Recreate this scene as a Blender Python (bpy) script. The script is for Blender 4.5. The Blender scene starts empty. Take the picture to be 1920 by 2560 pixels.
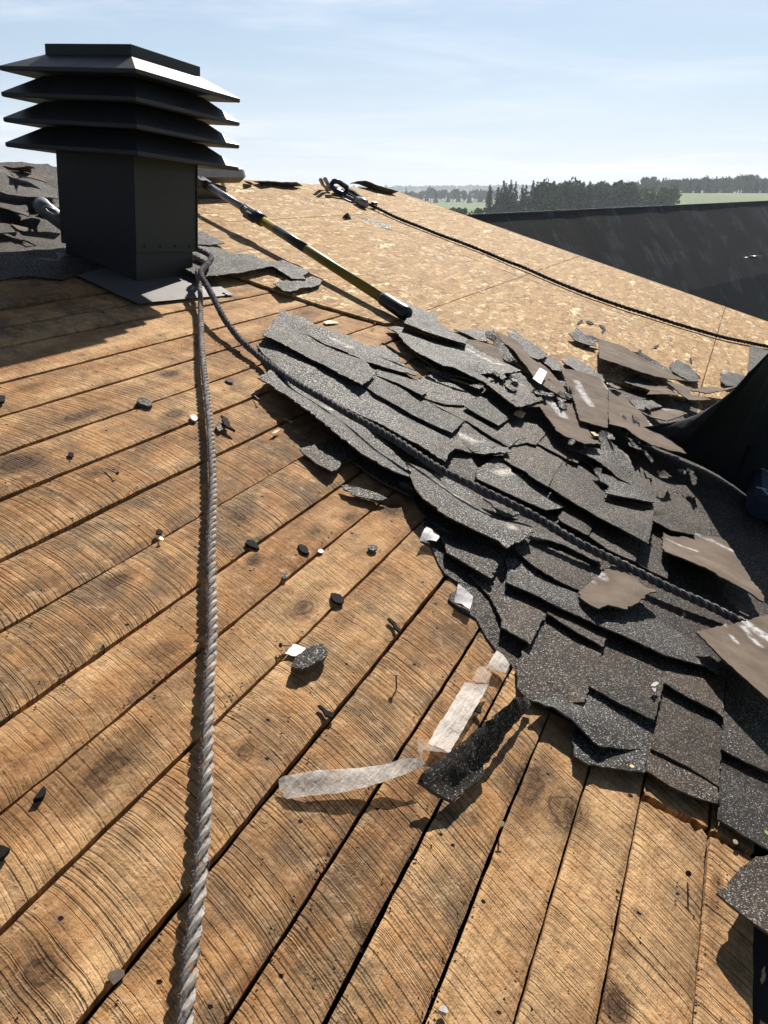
import bpy, bmesh, math, random
import numpy as np
from mathutils import Vector, Matrix, noise
from mathutils.geometry import delaunay_2d_cdt
random.seed(11)
R = math.radians
SC = bpy.context.scene
C = SC.collection

# ------------------------------------------------------------------ camera, sky, sun, exposure
CAMZ = 8.0
FPX = 1950.0
PITCH = math.atan(800 / FPX)
cam = bpy.data.cameras.new("camera")
cam.sensor_fit = 'VERTICAL'
cam.sensor_height = 36.0
cam.lens = FPX / 2560 * 36.0
cam.clip_start = 0.02
cam.clip_end = 20000
co = bpy.data.objects.new("camera", cam)
C.objects.link(co)
co.location = (0, 0, CAMZ)
co.rotation_euler = (math.pi / 2 - PITCH, 0, 0)
SC.camera = co
SC.view_settings.view_transform = 'Standard'
SC.view_settings.look = 'None'
SC.view_settings.exposure = 0.85
SC.view_settings.gamma = 1.0
SC.cycles.max_bounces = 6
SC.cycles.diffuse_bounces = 2
SC.cycles.volume_bounces = 0

SUNV = Vector((0.4145, 1.5456, 1.118)).normalized()
SUN_EL = math.asin(SUNV.z)
SUN_AZ = math.atan2(SUNV.x, SUNV.y)
sl = bpy.data.lights.new("sun", 'SUN')
sl.energy = 5.0
sl.angle = R(0.5)
sl.color = (1.0, 0.93, 0.83)
so = bpy.data.objects.new("sun", sl)
C.objects.link(so)
so.location = (0, 0, 40)
so.rotation_euler = SUNV.to_track_quat('Z', 'Y').to_euler()


class NT:
    """small helper to wire shader nodes"""
    def __init__(self, tree):
        self.t = tree
        self.n = tree.nodes
        self.l = tree.links

    def new(self, typ, **kw):
        nd = self.n.new(typ)
        for k, v in kw.items():
            setattr(nd, k, v)
        return nd

    def put(self, sock, v):
        if v is None:
            return
        if isinstance(v, bpy.types.NodeSocket):
            self.l.new(v, sock)
        elif isinstance(v, (tuple, list)) and len(v) == 3 and sock.type == 'RGBA':
            sock.default_value = (*v, 1)
        else:
            sock.default_value = v

    def math(self, op, a, b=None, c=None, clamp=False):
        nd = self.new('ShaderNodeMath', operation=op, use_clamp=clamp)
        self.put(nd.inputs[0], a)
        self.put(nd.inputs[1], b)
        self.put(nd.inputs[2], c)
        return nd.outputs[0]

    def mix(self, f, a, b, blend='MIX'):
        nd = self.new('ShaderNodeMix', data_type='RGBA', blend_type=blend)
        self.put(nd.inputs[0], f)
        self.put(nd.inputs[6], a)
        self.put(nd.inputs[7], b)
        return nd.outputs[2]

    def ramp(self, f, stops, interp='LINEAR'):
        nd = self.new('ShaderNodeValToRGB')
        cr = nd.color_ramp
        cr.interpolation = interp
        while len(cr.elements) < len(stops):
            cr.elements.new(0.5)
        for e, (p, c) in zip(cr.elements, stops):
            e.position = p
            e.color = (c, c, c, 1) if isinstance(c, (int, float)) else (*c, 1)
        self.put(nd.inputs[0], f)
        return nd.outputs[0]

    def mapr(self, f, a, b, c=0.0, d=1.0, smooth=False):
        nd = self.new('ShaderNodeMapRange', clamp=True)
        if smooth:
            nd.interpolation_type = 'SMOOTHSTEP'
        self.put(nd.inputs[0], f)
        for i, v in enumerate((a, b, c, d)):
            self.put(nd.inputs[i + 1], v)
        return nd.outputs[0]

    def noise(self, vec, scale, detail=3, rough=0.5, w=None, dist=0.0, dim=None):
        nd = self.new('ShaderNodeTexNoise')
        nd.noise_dimensions = dim or ('4D' if w is not None else '3D')
        if vec is not None and nd.noise_dimensions != '1D':
            self.l.new(vec, nd.inputs['Vector'])
        if w is not None:
            self.put(nd.inputs['W'], w)
        nd.inputs['Scale'].default_value = scale
        nd.inputs['Detail'].default_value = detail
        nd.inputs['Roughness'].default_value = rough
        nd.inputs['Distortion'].default_value = dist
        return nd.outputs[0]

    def voro(self, vec, scale, feature='F1', w=None, rnd=1.0):
        nd = self.new('ShaderNodeTexVoronoi', feature=feature)
        nd.voronoi_dimensions = ('2D' if w == 2 and not isinstance(w, bpy.types.NodeSocket) else '4D') if w is not None else '3D'
        self.l.new(vec, nd.inputs['Vector'])
        if nd.voronoi_dimensions == '4D':
            self.put(nd.inputs['W'], w)
        nd.inputs['Scale'].default_value = scale
        nd.inputs['Randomness'].default_value = rnd
        return nd

    def mapping(self, vec, scale=(1, 1, 1), rot=(0, 0, 0), loc=(0, 0, 0)):
        nd = self.new('ShaderNodeMapping')
        self.l.new(vec, nd.inputs[0])
        nd.inputs['Scale'].default_value = scale
        nd.inputs['Rotation'].default_value = rot
        nd.inputs['Location'].default_value = loc
        return nd.outputs[0]

    def attr(self, name):
        nd = self.new('ShaderNodeAttribute', attribute_name=name)
        return nd.outputs['Fac']

    def bump(self, h, strength=0.5, dist=0.01, normal=None):
        nd = self.new('ShaderNodeBump')
        nd.inputs['Strength'].default_value = strength
        nd.inputs['Distance'].default_value = dist
        self.l.new(h, nd.inputs['Height'])
        if normal is not None:
            self.l.new(normal, nd.inputs['Normal'])
        return nd.outputs[0]


world = bpy.data.worlds.new("World")
SC.world = world
world.use_nodes = True
w = NT(world.node_tree)
bg = world.node_tree.nodes['Background']
sky = w.new('ShaderNodeTexSky', sky_type='NISHITA')
sky.sun_disc = False
sky.sun_elevation = SUN_EL
sky.sun_rotation = SUN_AZ
sky.air_density = 1.0
sky.dust_density = 0.2
sky.ozone_density = 3.0
sky.altitude = 200
tc = w.new('ShaderNodeTexCoord').outputs['Generated']
# thin high cirrus: stretched noise on the sky direction, projected on a high flat layer
sep = w.new('ShaderNodeSeparateXYZ')
w.l.new(tc, sep.inputs[0])
zz = w.math('ADD', w.math('MAXIMUM', sep.outputs[2], 0.0), 0.09)
cx_ = w.math('DIVIDE', sep.outputs[0], zz)
cy_ = w.math('DIVIDE', sep.outputs[1], zz)
cmb = w.new('ShaderNodeCombineXYZ')
w.l.new(cx_, cmb.inputs[0])
w.l.new(cy_, cmb.inputs[1])
cv = w.mapping(cmb.outputs[0], scale=(0.6, 1.25, 1), rot=(0, 0, R(-24)), loc=(3.3, 1.2, 0))
n1 = w.noise(cv, 0.55, 7, 0.62, dist=0.7)
n2 = w.noise(w.mapping(cmb.outputs[0], scale=(0.3, 0.45, 1), loc=(1.0, 5.0, 0)), 0.5, 3, 0.5)
cl = w.math('MULTIPLY', w.mapr(n1, 0.40, 0.72, 0, .8, True), w.mapr(n2, 0.35, 0.60, 0.2, 1, True))
cl = w.math('MULTIPLY', w.math('MULTIPLY', cl, 1.0), w.mapr(sep.outputs[1], -0.1, 0.6, 0.1, 1.0))
hz = w.mapr(sep.outputs[2], 0.0, 0.42, 0.75, 0.0)
# the veil of haze is brightest towards the sun's side of the sky and thin behind us
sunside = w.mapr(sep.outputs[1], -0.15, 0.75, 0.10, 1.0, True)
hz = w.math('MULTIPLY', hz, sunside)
back = w.math('MULTIPLY_ADD', sunside, 0.68, 0.32)  # also dims the unseen sky away from the sun, to deepen the shadows
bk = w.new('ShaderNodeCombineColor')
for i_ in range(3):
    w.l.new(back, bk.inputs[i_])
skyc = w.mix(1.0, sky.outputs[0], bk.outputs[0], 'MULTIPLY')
skyc = w.mix(hz, skyc, (6.6, 7.9, 9.6))
skyc = w.mix(cl, skyc, (13.0, 13.3, 14.0))
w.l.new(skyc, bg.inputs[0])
bg.inputs[1].default_value = 0.05

# ------------------------------------------------------------------ roof frame (D along the ridge, U up the slope, N off the roof)
d3 = Vector((0.40730824, 0.91329075, 0.0))
n3 = Vector((0.26112678, -0.11645699, 0.95825392))
u3 = Vector((-0.87516444, 0.39030472, 0.28591857))
O3 = Vector((0, 0, CAMZ)) - n3
FRAME = Matrix(((d3.x, u3.x, n3.x, O3.x), (d3.y, u3.y, n3.y, O3.y), (d3.z, u3.z, n3.z, O3.z), (0, 0, 0, 1)))
cp, sp = math.cos(PITCH), math.sin(PITCH)


def ray(x, y):
    a, b = (x - 960) / FPX, (1280 - y) / FPX
    return Vector((a, cp + b * sp, b * cp - sp))


def on_roof(x, y, h=0.0):
    """where a sight line meets the sheet lying h above the roof, as (D, U, h)"""
    r = ray(x, y)
    p = r * (-(1.0 - h) / r.dot(n3))
    return (p.dot(d3), p.dot(u3), h)


def W3(D, U, N):
    return O3 + d3 * D + u3 * U + n3 * N


CROP = {'S': (0, 0, 1), 'A': (560, 740, .2411), 'B': (900, 780, .2411), 'Cc': (1240, 1060, .2411), 'Dd': (1000, 1150, .2411),
        'E': (1520, 1450, .2411), 'F': (1200, 1450, .2411), 'G': (1500, 1800, .2532), 'H': (1620, 820, .1808),
        'I': (1620, 1150, .1808), 'J': (1400, 2000, .3134), 'K': (600, 1500, .4822), 'r2': (480, 400, .3858),
        'r4': (600, 740, .4219), 'r5': (1200, 780, .434), 'r6': (1000, 1250, .5546), 'Q': (780, 430, .1808),
        'P': (480, 420, .1808), 'L': (0, 400, .1808), 'b1': (0, 700, .3858), 'b2': (0, 1300, .3858), 'b3': (0, 1900, .3858),
        'dd': (0, 0, 1.1573), 'b5': (600, 2000, .4219), 'r1': (0, 80, .3858)}


def cr(crop, x, y, h=0.0):
    a, b, s = CROP[crop]
    return on_roof(a + x * s, b + y * s, h)


# ------------------------------------------------------------------ object helpers
def tag(o, label=None, cat=None, group=None, kind=None):
    if label:
        o['label'] = label
    if cat:
        o['category'] = cat
    if group:
        o['group'] = group
    if kind:
        o['kind'] = kind
    return o


def link(name, me, mats, parent=None, matrix=None):
    o = bpy.data.objects.new(name, me)
    C.objects.link(o)
    if me is not None:
        for m in (mats if isinstance(mats, (list, tuple)) else [mats]):
            me.materials.append(m)
    if matrix is not None:
        o.matrix_world = matrix
    if parent is not None:
        o.parent = parent
        o.matrix_parent_inverse = Matrix.Identity(4)
        if matrix is not None:
            pm = PM.get(parent.name, Matrix.Identity(4))
            o.matrix_local = pm.inverted() @ matrix
    PM[o.name] = matrix if matrix is not None else (PM.get(parent.name, Matrix.Identity(4)) if parent else Matrix.Identity(4))
    return o


PM = {}


def empty(name, matrix):
    o = bpy.data.objects.new(name, None)
    C.objects.link(o)
    o.matrix_world = matrix
    o.empty_display_size = 0.1
    PM[o.name] = matrix
    return o


def mesh(name, verts, faces, smooth=False, fm=None):
    me = bpy.data.meshes.new(name)
    me.from_pydata([tuple(v) for v in verts], [], faces)
    if smooth:
        me.polygons.foreach_set('use_smooth', [True] * len(me.polygons))
    if fm is not None:
        me.polygons.foreach_set('material_index', fm)
    me.update()
    return me


def fattr(me, name, vals):
    a = me.attributes.new(name, 'FLOAT', 'POINT')
    a.data.foreach_set('value', np.asarray(vals, dtype=np.float32))


class MB:
    def __init__(self):
        self.v, self.f, self.m = [], [], []

    def box(self, c, s, M=None, mat=0):
        b = len(self.v)
        for dx in (-.5, .5):
            for dy in (-.5, .5):
                for dz in (-.5, .5):
                    p = Vector((c[0] + dx * s[0], c[1] + dy * s[1], c[2] + dz * s[2]))
                    self.v.append(M @ p if M else p)
        for q in ((0, 1, 3, 2), (4, 6, 7, 5), (0, 4, 5, 1), (2, 3, 7, 6), (0, 2, 6, 4), (1, 5, 7, 3)):
            self.f.append(tuple(b + i for i in q))
            self.m.append(mat)
        return self

    def tube(self, pts, rad, seg=10, cap=True, mat=0, flat=1.0):
        b = len(self.v)
        pts = [Vector(p) for p in pts]
        n = len(pts)
        rads = rad if isinstance(rad, (list, tuple)) else [rad] * n
        T = [(pts[min(i + 1, n - 1)] - pts[max(i - 1, 0)]).normalized() for i in range(n)]
        up = Vector((0, 0, 1)) if abs(T[0].z) < .9 else Vector((1, 0, 0))
        X = T[0].cross(up).normalized()
        for i in range(n):
            X = (X - T[i] * X.dot(T[i])).normalized()
            Y = T[i].cross(X)
            for k in range(seg):
                a = 2 * math.pi * k / seg
                self.v.append(pts[i] + X * (math.cos(a) * rads[i]) + Y * (math.sin(a) * rads[i] * flat))
        for i in range(n - 1):
            for k in range(seg):
                k2 = (k + 1) % seg
                self.f.append((b + i * seg + k, b + i * seg + k2, b + (i + 1) * seg + k2, b + (i + 1) * seg + k))
                self.m.append(mat)
        if cap:
            self.f.append(tuple(b + k for k in reversed(range(seg))))
            self.f.append(tuple(b + (n - 1) * seg + k for k in range(seg)))
            self.m += [mat, mat]
        return self

    def build(self, name, mats, parent=None, matrix=None, smooth=False, bevel=0):
        me = mesh(name, self.v, self.f, smooth, self.m)
        if bevel:
            bm = bmesh.new()
            bm.from_mesh(me)
            bmesh.ops.bevel(bm, geom=bm.edges[:], offset=bevel, segments=1, affect='EDGES')
            bm.to_mesh(me)
            bm.free()
        return link(name, me, mats, parent, matrix)


# ------------------------------------------------------------------ materials
def newmat(name, base=(.5, .5, .5), rough=.6, metal=0.0, spec=0.5):
    m = bpy.data.materials.new(name)
    m.use_nodes = True
    p = m.node_tree.nodes['Principled BSDF']
    p.inputs['Base Color'].default_value = (*base, 1)
    p.inputs['Roughness'].default_value = rough
    p.inputs['Metallic'].default_value = metal
    p.inputs['Specular IOR Level'].default_value = spec
    return m, NT(m.node_tree), p


def oc(t):
    return t.new('ShaderNodeTexCoord').outputs['Object']


def orand(t):
    return t.new('ShaderNodeObjectInfo').outputs['Random']


def mat_plain(name, base, rough=.6, metal=0, var=.25, scale=20, bump=.15, spec=.5):
    m, t, p = newmat(name, base, rough, metal, spec)
    v = oc(t)
    n = t.noise(v, scale, 5, .6)
    c = t.mix(t.mapr(n, .3, .7), tuple(x * (1 - var) for x in base), tuple(min(1, x * (1 + var)) for x in base))
    t.put(p.inputs['Base Color'], c)
    t.put(p.inputs['Roughness'], t.mapr(n, .3, .7, max(0, rough - .1), min(1, rough + .1)))
    if bump:
        t.put(p.inputs['Normal'], t.bump(t.noise(v, scale * 6, 4, .6), bump, .002))
    return m


def mat_wood():
    m, t, p = newmat('old_sawn_board', rough=.85, spec=.15)
    v = oc(t)
    seed = t.attr('seed')
    saw = t.attr('saw')
    knot = t.attr('knot')
    # colour of the wood: long soft streaks, patches of grey and of orange
    a = t.noise(t.mapping(v, scale=(.8, 3.0, 1)), 3.2, 4, .55, w=seed)
    b = t.noise(t.mapping(v, scale=(1.2, 14, 1)), 4, 5, .6, w=seed, dist=.4)
    c = t.noise(v, 9, 5, .65, w=seed)
    tone = t.math('MULTIPLY_ADD', t.attr('tone'), .50, t.math('MULTIPLY_ADD', a, .95, -.22))
    base = t.ramp(tone, [(0.26, (.095, .042, .017)), (.40, (.25, .118, .044)), (.53, (.42, .218, .090)), (.68, (.62, .385, .19))])
    base = t.mix(t.mapr(b, .48, .80), base, (.42, .235, .095))
    bh = t.math('FRACT', t.math('MULTIPLY', seed, .618))
    grey = t.math('MULTIPLY', t.mapr(c, .40, .64, 0, .95, True), t.math('MULTIPLY_ADD', bh, .65, .35))
    base = t.mix(grey, base, (.150, .105, .064))
    # dark smudges
    sm = t.noise(v, 4.5, 5, .62, w=t.math('ADD', seed, 7.0), dist=.6)
    base = t.mix(t.mapr(sm, .56, .74, 0, .42, True), base, (.055, .034, .020))
    # circular saw marks: thin ragged lines at uneven spacing along the saw coordinate
    rag = t.math('MULTIPLY_ADD', t.noise(v, 130, 3, .7, w=seed), .0022, saw)
    rag = t.math('MULTIPLY_ADD', t.noise(v, 16, 2, .5, w=seed), .0030, rag)
    wv = t.math('ADD', rag, t.math('MULTIPLY', seed, 3.7))
    l1 = t.noise(None, 34, 2, .55, w=wv, dim='1D')
    ln1 = t.mapr(t.math('ABSOLUTE', t.math('SUBTRACT', l1, .5)), .008, .028, 1, 0)
    per = t.math('MULTIPLY', t.math('MULTIPLY_ADD', t.noise(None, 5, 1, .5, w=wv, dim='1D'), .05, wv), 64)
    fr = t.math('FRACT', per)
    wn = t.new('ShaderNodeTexWhiteNoise', noise_dimensions='1D')
    t.put(wn.inputs['W'], t.math('FLOOR', per))
    lnp = t.math('MULTIPLY', t.mapr(t.math('ABSOLUTE', t.math('SUBTRACT', fr, .5)), .05, .13, 1, 0), t.math('POWER', wn.outputs['Value'], .8))
    ln1 = t.math('MAXIMUM', lnp, t.math('MULTIPLY', ln1, .45))
    l2 = t.noise(None, 170, 2, .6, w=wv, dim='1D')
    ln2 = t.mapr(l2, .56, .70, 0, 1)
    band = t.noise(None, 9, 1, .5, w=t.math('ADD', wv, 9.0), dim='1D')
    patch = t.noise(v, 11, 3, .6, w=t.math('ADD', seed, 3.0))
    strg = t.math('MULTIPLY', t.mapr(patch, .33, .56, .30, 1), t.attr('sawamt'))
    breakup = t.mapr(t.noise(v, 120, 2, .6), .34, .46, .35, 1)
    line = t.math('MULTIPLY', t.math('MULTIPLY', ln1, strg), breakup)
    fine = t.math('MULTIPLY', t.math('MULTIPLY', ln2, strg), t.mapr(band, .40, .62, .05, .50))
    tot = t.math('MAXIMUM', line, fine, clamp=True)
    base = t.mix(t.math('MULTIPLY', tot, .95), base, (.045, .026, .016))
    # pale raised fibres between the marks
    fib = t.mapr(t.noise(None, 300, 2, .6, w=wv, dim='1D'), .5, .8, 0, .35)
    base = t.mix(t.math('MULTIPLY', fib, strg), base, (.66, .45, .25))
    # fuzzy cross fibre
    fz = t.noise(t.mapping(v, scale=(60, 260, 60)), 1.6, 4, .7, w=seed)
    mid = t.noise(v, 34, 5, .72, w=seed)
    base = t.mix(t.mapr(mid, .50, .72, 0, .6), base, (.085, .052, .028))
    base = t.mix(t.mapr(mid, .46, .28, 0, .55), base, (.68, .49, .30))
    base = t.mix(t.mapr(fz, .52, .72, 0, .6), base, (.070, .040, .021))
    base = t.mix(t.mapr(fz, .48, .25, 0, .30), base, (.46, .30, .155))
    # knots
    kn = t.noise(t.mapping(v, scale=(30, 90, 30)), 1.2, 4, .7, dist=1.2)
    kf = t.math('MULTIPLY', knot, t.mapr(kn, .25, .65, .75, 1.25), clamp=True)
    base = t.mix(t.mapr(kf, .15, .95, 0, .9), base, (.060, .034, .018))
    rg_ = t.math('SINE', t.math('MULTIPLY_ADD', t.noise(v, 55, 3, .6), 9.0, t.math('MULTIPLY', knot, 24.0)))
    base = t.mix(t.math('MULTIPLY', t.mapr(rg_, .2, .95, 0, .60), t.mapr(knot, .30, .65, 0, 1)), base, (.030, .016, .009))
    # nail holes and pin pricks
    of = t.new('ShaderNodeCombineXYZ')
    t.put(of.inputs[0], t.math('MULTIPLY', seed, 3.1))
    t.put(of.inputs[1], t.math('MULTIPLY', seed, 1.7))
    va = t.new('ShaderNodeVectorMath', operation='ADD')
    t.l.new(v, va.inputs[0])
    t.l.new(of.outputs[0], va.inputs[1])
    vo = t.voro(va.outputs[0], 13, w=2)
    keep = t.math('GREATER_THAN', t.new_sep(vo.outputs['Color']), .80)
    vd_ = t.math('MULTIPLY_ADD', t.noise(v, 160, 2, .6), .045, vo.outputs['Distance'])
    hole = t.math('MULTIPLY', t.mapr(vd_, .052, .070, 1, 0), keep)
    halo = t.math('MULTIPLY', t.mapr(vo.outputs['Distance'], .05, .30, .45, 0), t.math('GREATER_THAN', t.new_sep(vo.outputs['Color']), .90))
    base = t.mix(halo, base, (.10, .075, .055))
    base = t.mix(hole, base, (.010, .008, .007))
    t.put(p.inputs['Base Color'], base)
    h = t.math('SUBTRACT', t.math('MULTIPLY', fz, .6), t.math('MULTIPLY', tot, 1.0))
    h = t.math('SUBTRACT', h, t.math('MULTIPLY', hole, 2.0))
    h = t.math('ADD', h, t.math('MULTIPLY', t.noise(v, 70, 4, .65, w=seed), .9))
    t.put(p.inputs['Normal'], t.bump(h, .95, .0042))
    return m


def _sep(self, col):
    s = self.new('ShaderNodeSeparateColor')
    self.l.new(col, s.inputs[0])
    return s.outputs[0]


NT.new_sep = _sep


def mat_osb():
    m, t, p = newmat('strand_board', rough=.85, spec=.12)
    v = oc(t)
    warp = t.noise(v, 5, 2, .5)
    outs = []
    for k, (sx, sy, rot, sc) in enumerate(((5.5, 22, -18, 1.0), (6.5, 20, 14, 1.0), (9, 19, -60, 1.0), (5, 27, -4, 1.2))):
        vo = t.voro(t.mapping(v, scale=(sx, sy, 1), rot=(0, 0, R(90 + rot)), loc=(k * 3.1, k * 1.7, k)), sc)
        outs.append(vo)
    m1 = t.math('GREATER_THAN', t.noise(v, 16, 2, .5), .5)
    m2 = t.math('GREATER_THAN', t.noise(t.mapping(v, loc=(5, 5, 5)), 13, 2, .5), .53)
    m3 = t.math('GREATER_THAN', t.noise(t.mapping(v, loc=(9, 2, 5)), 20, 2, .5), .55)
    c1, c2, c3, c4 = [o.outputs['Color'] for o in outs]
    e1, e2, e3, e4 = [o.outputs['Distance'] for o in outs]
    col = t.mix(m3, t.mix(m2, t.mix(m1, c1, c2), c3), c4)
    s = t.new('ShaderNodeSeparateColor')
    t.l.new(col, s.inputs[0])
    tone = s.outputs[0]
    base = t.ramp(tone, [(0, (.23, .125, .050)), (.2, (.36, .215, .096)), (.6, (.45, .285, .130)), (.84, (.50, .335, .165)), (.93, (.66, .49, .27)), (1, (.82, .69, .45))])
    # grain inside a strand
    g = t.noise(t.mapping(v, scale=(40, 160, 1), rot=(0, 0, R(80))), 2, 4, .65)
    base = t.mix(t.mapr(g, .5, .75, 0, .35), base, (.30, .17, .08))
    dk = t.noise(v, 60, 5, .7)
    base = t.mix(t.mapr(dk, .57, .70, 0, .75), base, (.11, .058, .027))
    ed = t.voro(t.mapping(v, scale=(7, 27, 1), rot=(0, 0, R(72))), 1.0, 'DISTANCE_TO_EDGE')
    base = t.mix(t.mapr(ed.outputs['Distance'], .0, .05, .55, 0), base, (.09, .05, .024))
    ed = t.voro(t.mapping(v, scale=(8, 25, 1), rot=(0, 0, R(104)), loc=(3.1, 1.7, 1)), 1.0, 'DISTANCE_TO_EDGE')
    base = t.mix(t.mapr(ed.outputs['Distance'], .0, .05, .45, 0), base, (.09, .05, .024))
    soil = t.mapr(t.noise(v, 1.6, 4, .6), .45, .75, 0, .45)
    base = t.mix(soil, base, (.34, .24, .14))
    # tar crumbs
    vo = t.voro(v, 26, w=2)
    crumb = t.math('MULTIPLY', t.mapr(vo.outputs['Distance'], .10, .16, 1, 0), t.math('GREATER_THAN', t.new_sep(vo.outputs['Color']), .90))
    base = t.mix(crumb, base, (.045, .04, .04))
    t.put(p.inputs['Base Color'], base)
    hh = t.math('ADD', t.math('MULTIPLY', tone, .8), t.math('MULTIPLY', g, .5))
    t.put(p.inputs['Normal'], t.bump(hh, .7, .004))
    return m


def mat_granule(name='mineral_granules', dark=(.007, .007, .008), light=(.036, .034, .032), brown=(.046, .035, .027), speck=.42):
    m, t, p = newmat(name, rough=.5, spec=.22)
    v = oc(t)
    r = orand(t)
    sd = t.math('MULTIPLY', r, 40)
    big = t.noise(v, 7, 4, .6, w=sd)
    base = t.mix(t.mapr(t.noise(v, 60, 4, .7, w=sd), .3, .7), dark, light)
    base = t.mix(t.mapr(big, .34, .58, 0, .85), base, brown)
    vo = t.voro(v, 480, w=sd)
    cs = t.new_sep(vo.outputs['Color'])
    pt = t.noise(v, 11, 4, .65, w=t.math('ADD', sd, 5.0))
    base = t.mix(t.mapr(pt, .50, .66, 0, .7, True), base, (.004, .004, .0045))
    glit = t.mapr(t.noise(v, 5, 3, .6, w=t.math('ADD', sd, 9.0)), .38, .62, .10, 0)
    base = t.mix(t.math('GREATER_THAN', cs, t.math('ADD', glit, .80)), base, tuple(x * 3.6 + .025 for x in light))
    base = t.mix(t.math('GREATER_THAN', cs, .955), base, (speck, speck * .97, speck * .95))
    base = t.mix(t.mapr(cs, .25, .05, 0, .8), base, (.006, .006, .007))
    base = t.mix(t.mapr(r, 0, 1, .45, 0), base, (.006, .005, .0045))
    base = t.mix(t.math('MULTIPLY', t.mapr(r, .6, .9, 0, .5), t.mapr(big, .45, .6, 0, 1)), base, (.052, .036, .025))
    # pale dabs of sealant and dust, painted per vertex
    tar = t.attr('tar')
    tf = t.math('MULTIPLY', tar, t.mapr(t.noise(v, 90, 3, .7), .36, .52, 0, 1))
    base = t.mix(tf, base, (.62, .58, .50))
    t.put(p.inputs['Base Color'], base)
    t.put(p.inputs['Roughness'], t.mapr(cs, .5, 1, .85, .32))
    hgt = t.math('ADD', t.math('MULTIPLY', cs, .8), t.noise(v, 240, 3, .7))
    hgt = t.math('MULTIPLY_ADD', t.noise(v, 25, 3, .6, w=sd), 1.3, hgt)
    t.put(p.inputs['Normal'], t.bump(hgt, .9, .0022))
    return m


def mat_back():
    m, t, p = newmat('shingle_underside', rough=.9, spec=.12)
    v = oc(t)
    r = t.math('MULTIPLY', orand(t), 30)
    a = t.noise(v, 14, 5, .6, w=r)
    base = t.mix(t.mapr(a, .3, .7), (.105, .080, .062), (.175, .138, .108))
    sc = t.noise(t.mapping(v, scale=(8, 60, 8), rot=(0, 0, .5)), 2, 4, .7, w=r)
    base = t.mix(t.mapr(sc, .66, .74, 0, .5), base, (.48, .42, .35))
    sp_ = t.noise(v, 220, 3, .7)
    base = t.mix(t.mapr(sp_, .60, .72, 0, .7), base, (.07, .055, .045))
    tf = t.math('MULTIPLY', t.mapr(t.attr('tar'), .35, .9, 0, 1), t.mapr(t.noise(v, 70, 4, .7), .40, .52, .15, .95))
    t.put(p.inputs['Base Color'], t.mix(tf, base, (.50, .50, .52)))
    t.put(p.inputs['Normal'], t.bump(t.math('ADD', sp_, t.math('MULTIPLY', t.noise(v, 30, 3, .6, w=r), 2)), .45, .0025))
    return m


def mat_rope(name, a, b, flecks=True):
    m, t, p = newmat(name, rough=.85, spec=.2)
    v = oc(t)
    n = t.noise(v, 90, 4, .7)
    base = t.mix(t.mapr(n, .3, .7), a, b)
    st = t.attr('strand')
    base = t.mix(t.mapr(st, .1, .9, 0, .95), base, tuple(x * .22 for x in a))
    dt = t.noise(v, 14, 4, .6)
    base = t.mix(t.mapr(dt, .42, .68, 0, .55), base, tuple(x * .35 for x in a))
    if flecks:
        f = t.noise(v, 70, 2, .5)
        base = t.mix(t.mapr(f, .62, .66, 0, .7), base, (.055, .055, .075))
        f2 = t.noise(t.mapping(v, loc=(3, 3, 3)), 60, 2, .5)
        base = t.mix(t.mapr(f2, .66, .69, 0, .7), base, (.45, .20, .08))
    t.put(p.inputs['Base Color'], base)
    fy = t.attr('yarn')
    wv = t.math('SINE', t.math('MULTIPLY', fy, 1))
    hgt = t.math('ADD', t.math('MULTIPLY', wv, .5), t.noise(v, 500, 4, .75))
    t.put(p.inputs['Normal'], t.bump(hgt, .8, .0018))
    return m


def mat_film(name, col=(.86, .80, .76), alpha=.75, wrinkle=.5):
    m, t, p = newmat(name, col, .4, 0, .25)
    v = oc(t)
    st = t.noise(t.mapping(v, scale=(10, 60, 10)), 2.2, 5, .7)
    t.put(p.inputs['Base Color'], t.mix(t.mapr(st, .3, .7), tuple(x * .78 for x in col), col))
    t.put(p.inputs['Alpha'], t.mapr(st, .3, .7, alpha - .12, min(1, alpha + .12)))
    t.put(p.inputs['Roughness'], t.mapr(st, .3, .7, .35, .6))
    t.put(p.inputs['Normal'], t.bump(t.math('ADD', st, t.noise(v, 28, 3, .6)), wrinkle, .004))
    return m


M_WOOD = mat_wood()
M_OSB = mat_osb()
M_GRAN = mat_granule()
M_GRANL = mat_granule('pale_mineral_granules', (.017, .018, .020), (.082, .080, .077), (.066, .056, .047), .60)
M_GRANB = mat_granule('brown_mineral_granules', (.008, .0066, .0055), (.044, .034, .026), (.074, .052, .036), .36)
M_BACK = mat_back()
M_EDGE = mat_plain('torn_mat_edge', (.085, .070, .060), .8, 0, .5, 200, .4)
M_FELT = mat_plain('black_felt', (.012, .013, .016), .75, 0, .3, 12, .3, spec=.2)
M_DARK = mat_plain('attic_dark', (.02, .016, .012), .9, 0, .3, 8, 0)  # darkness of the unlit attic put into the colour
M_METAL = mat_plain('painted_vent_metal', (.021, .022, .028), .50, 0, .22, 7, .08, spec=.4)
M_FLASH = mat_plain('flashing_metal', (.105, .096, .098), .6, 0, .05, 6, .03, spec=.3)
M_TAR = mat_plain('tar_crumb', (.014, .014, .015), .85, 0, .6, 150, 1.0, spec=.12)
M_NAIL = mat_plain('rusty_nail', (.10, .065, .045), .5, .6, .3, 300, .2)
M_NAILB = mat_plain('bright_nail', (.72, .62, .36), .35, .6, .15, 300, .1)
M_CHIPW = mat_plain('pale_splinter', (.46, .33, .18), .7, 0, .2, 120, .3)
M_WHITE = mat_plain('white_paper_chip', (.42, .40, .38), .5, 0, .25, 60, .3)
M_YEL = mat_plain('yellow_fibreglass', (.20, .16, .012), .5, 0, .12, 40, .05)
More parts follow.
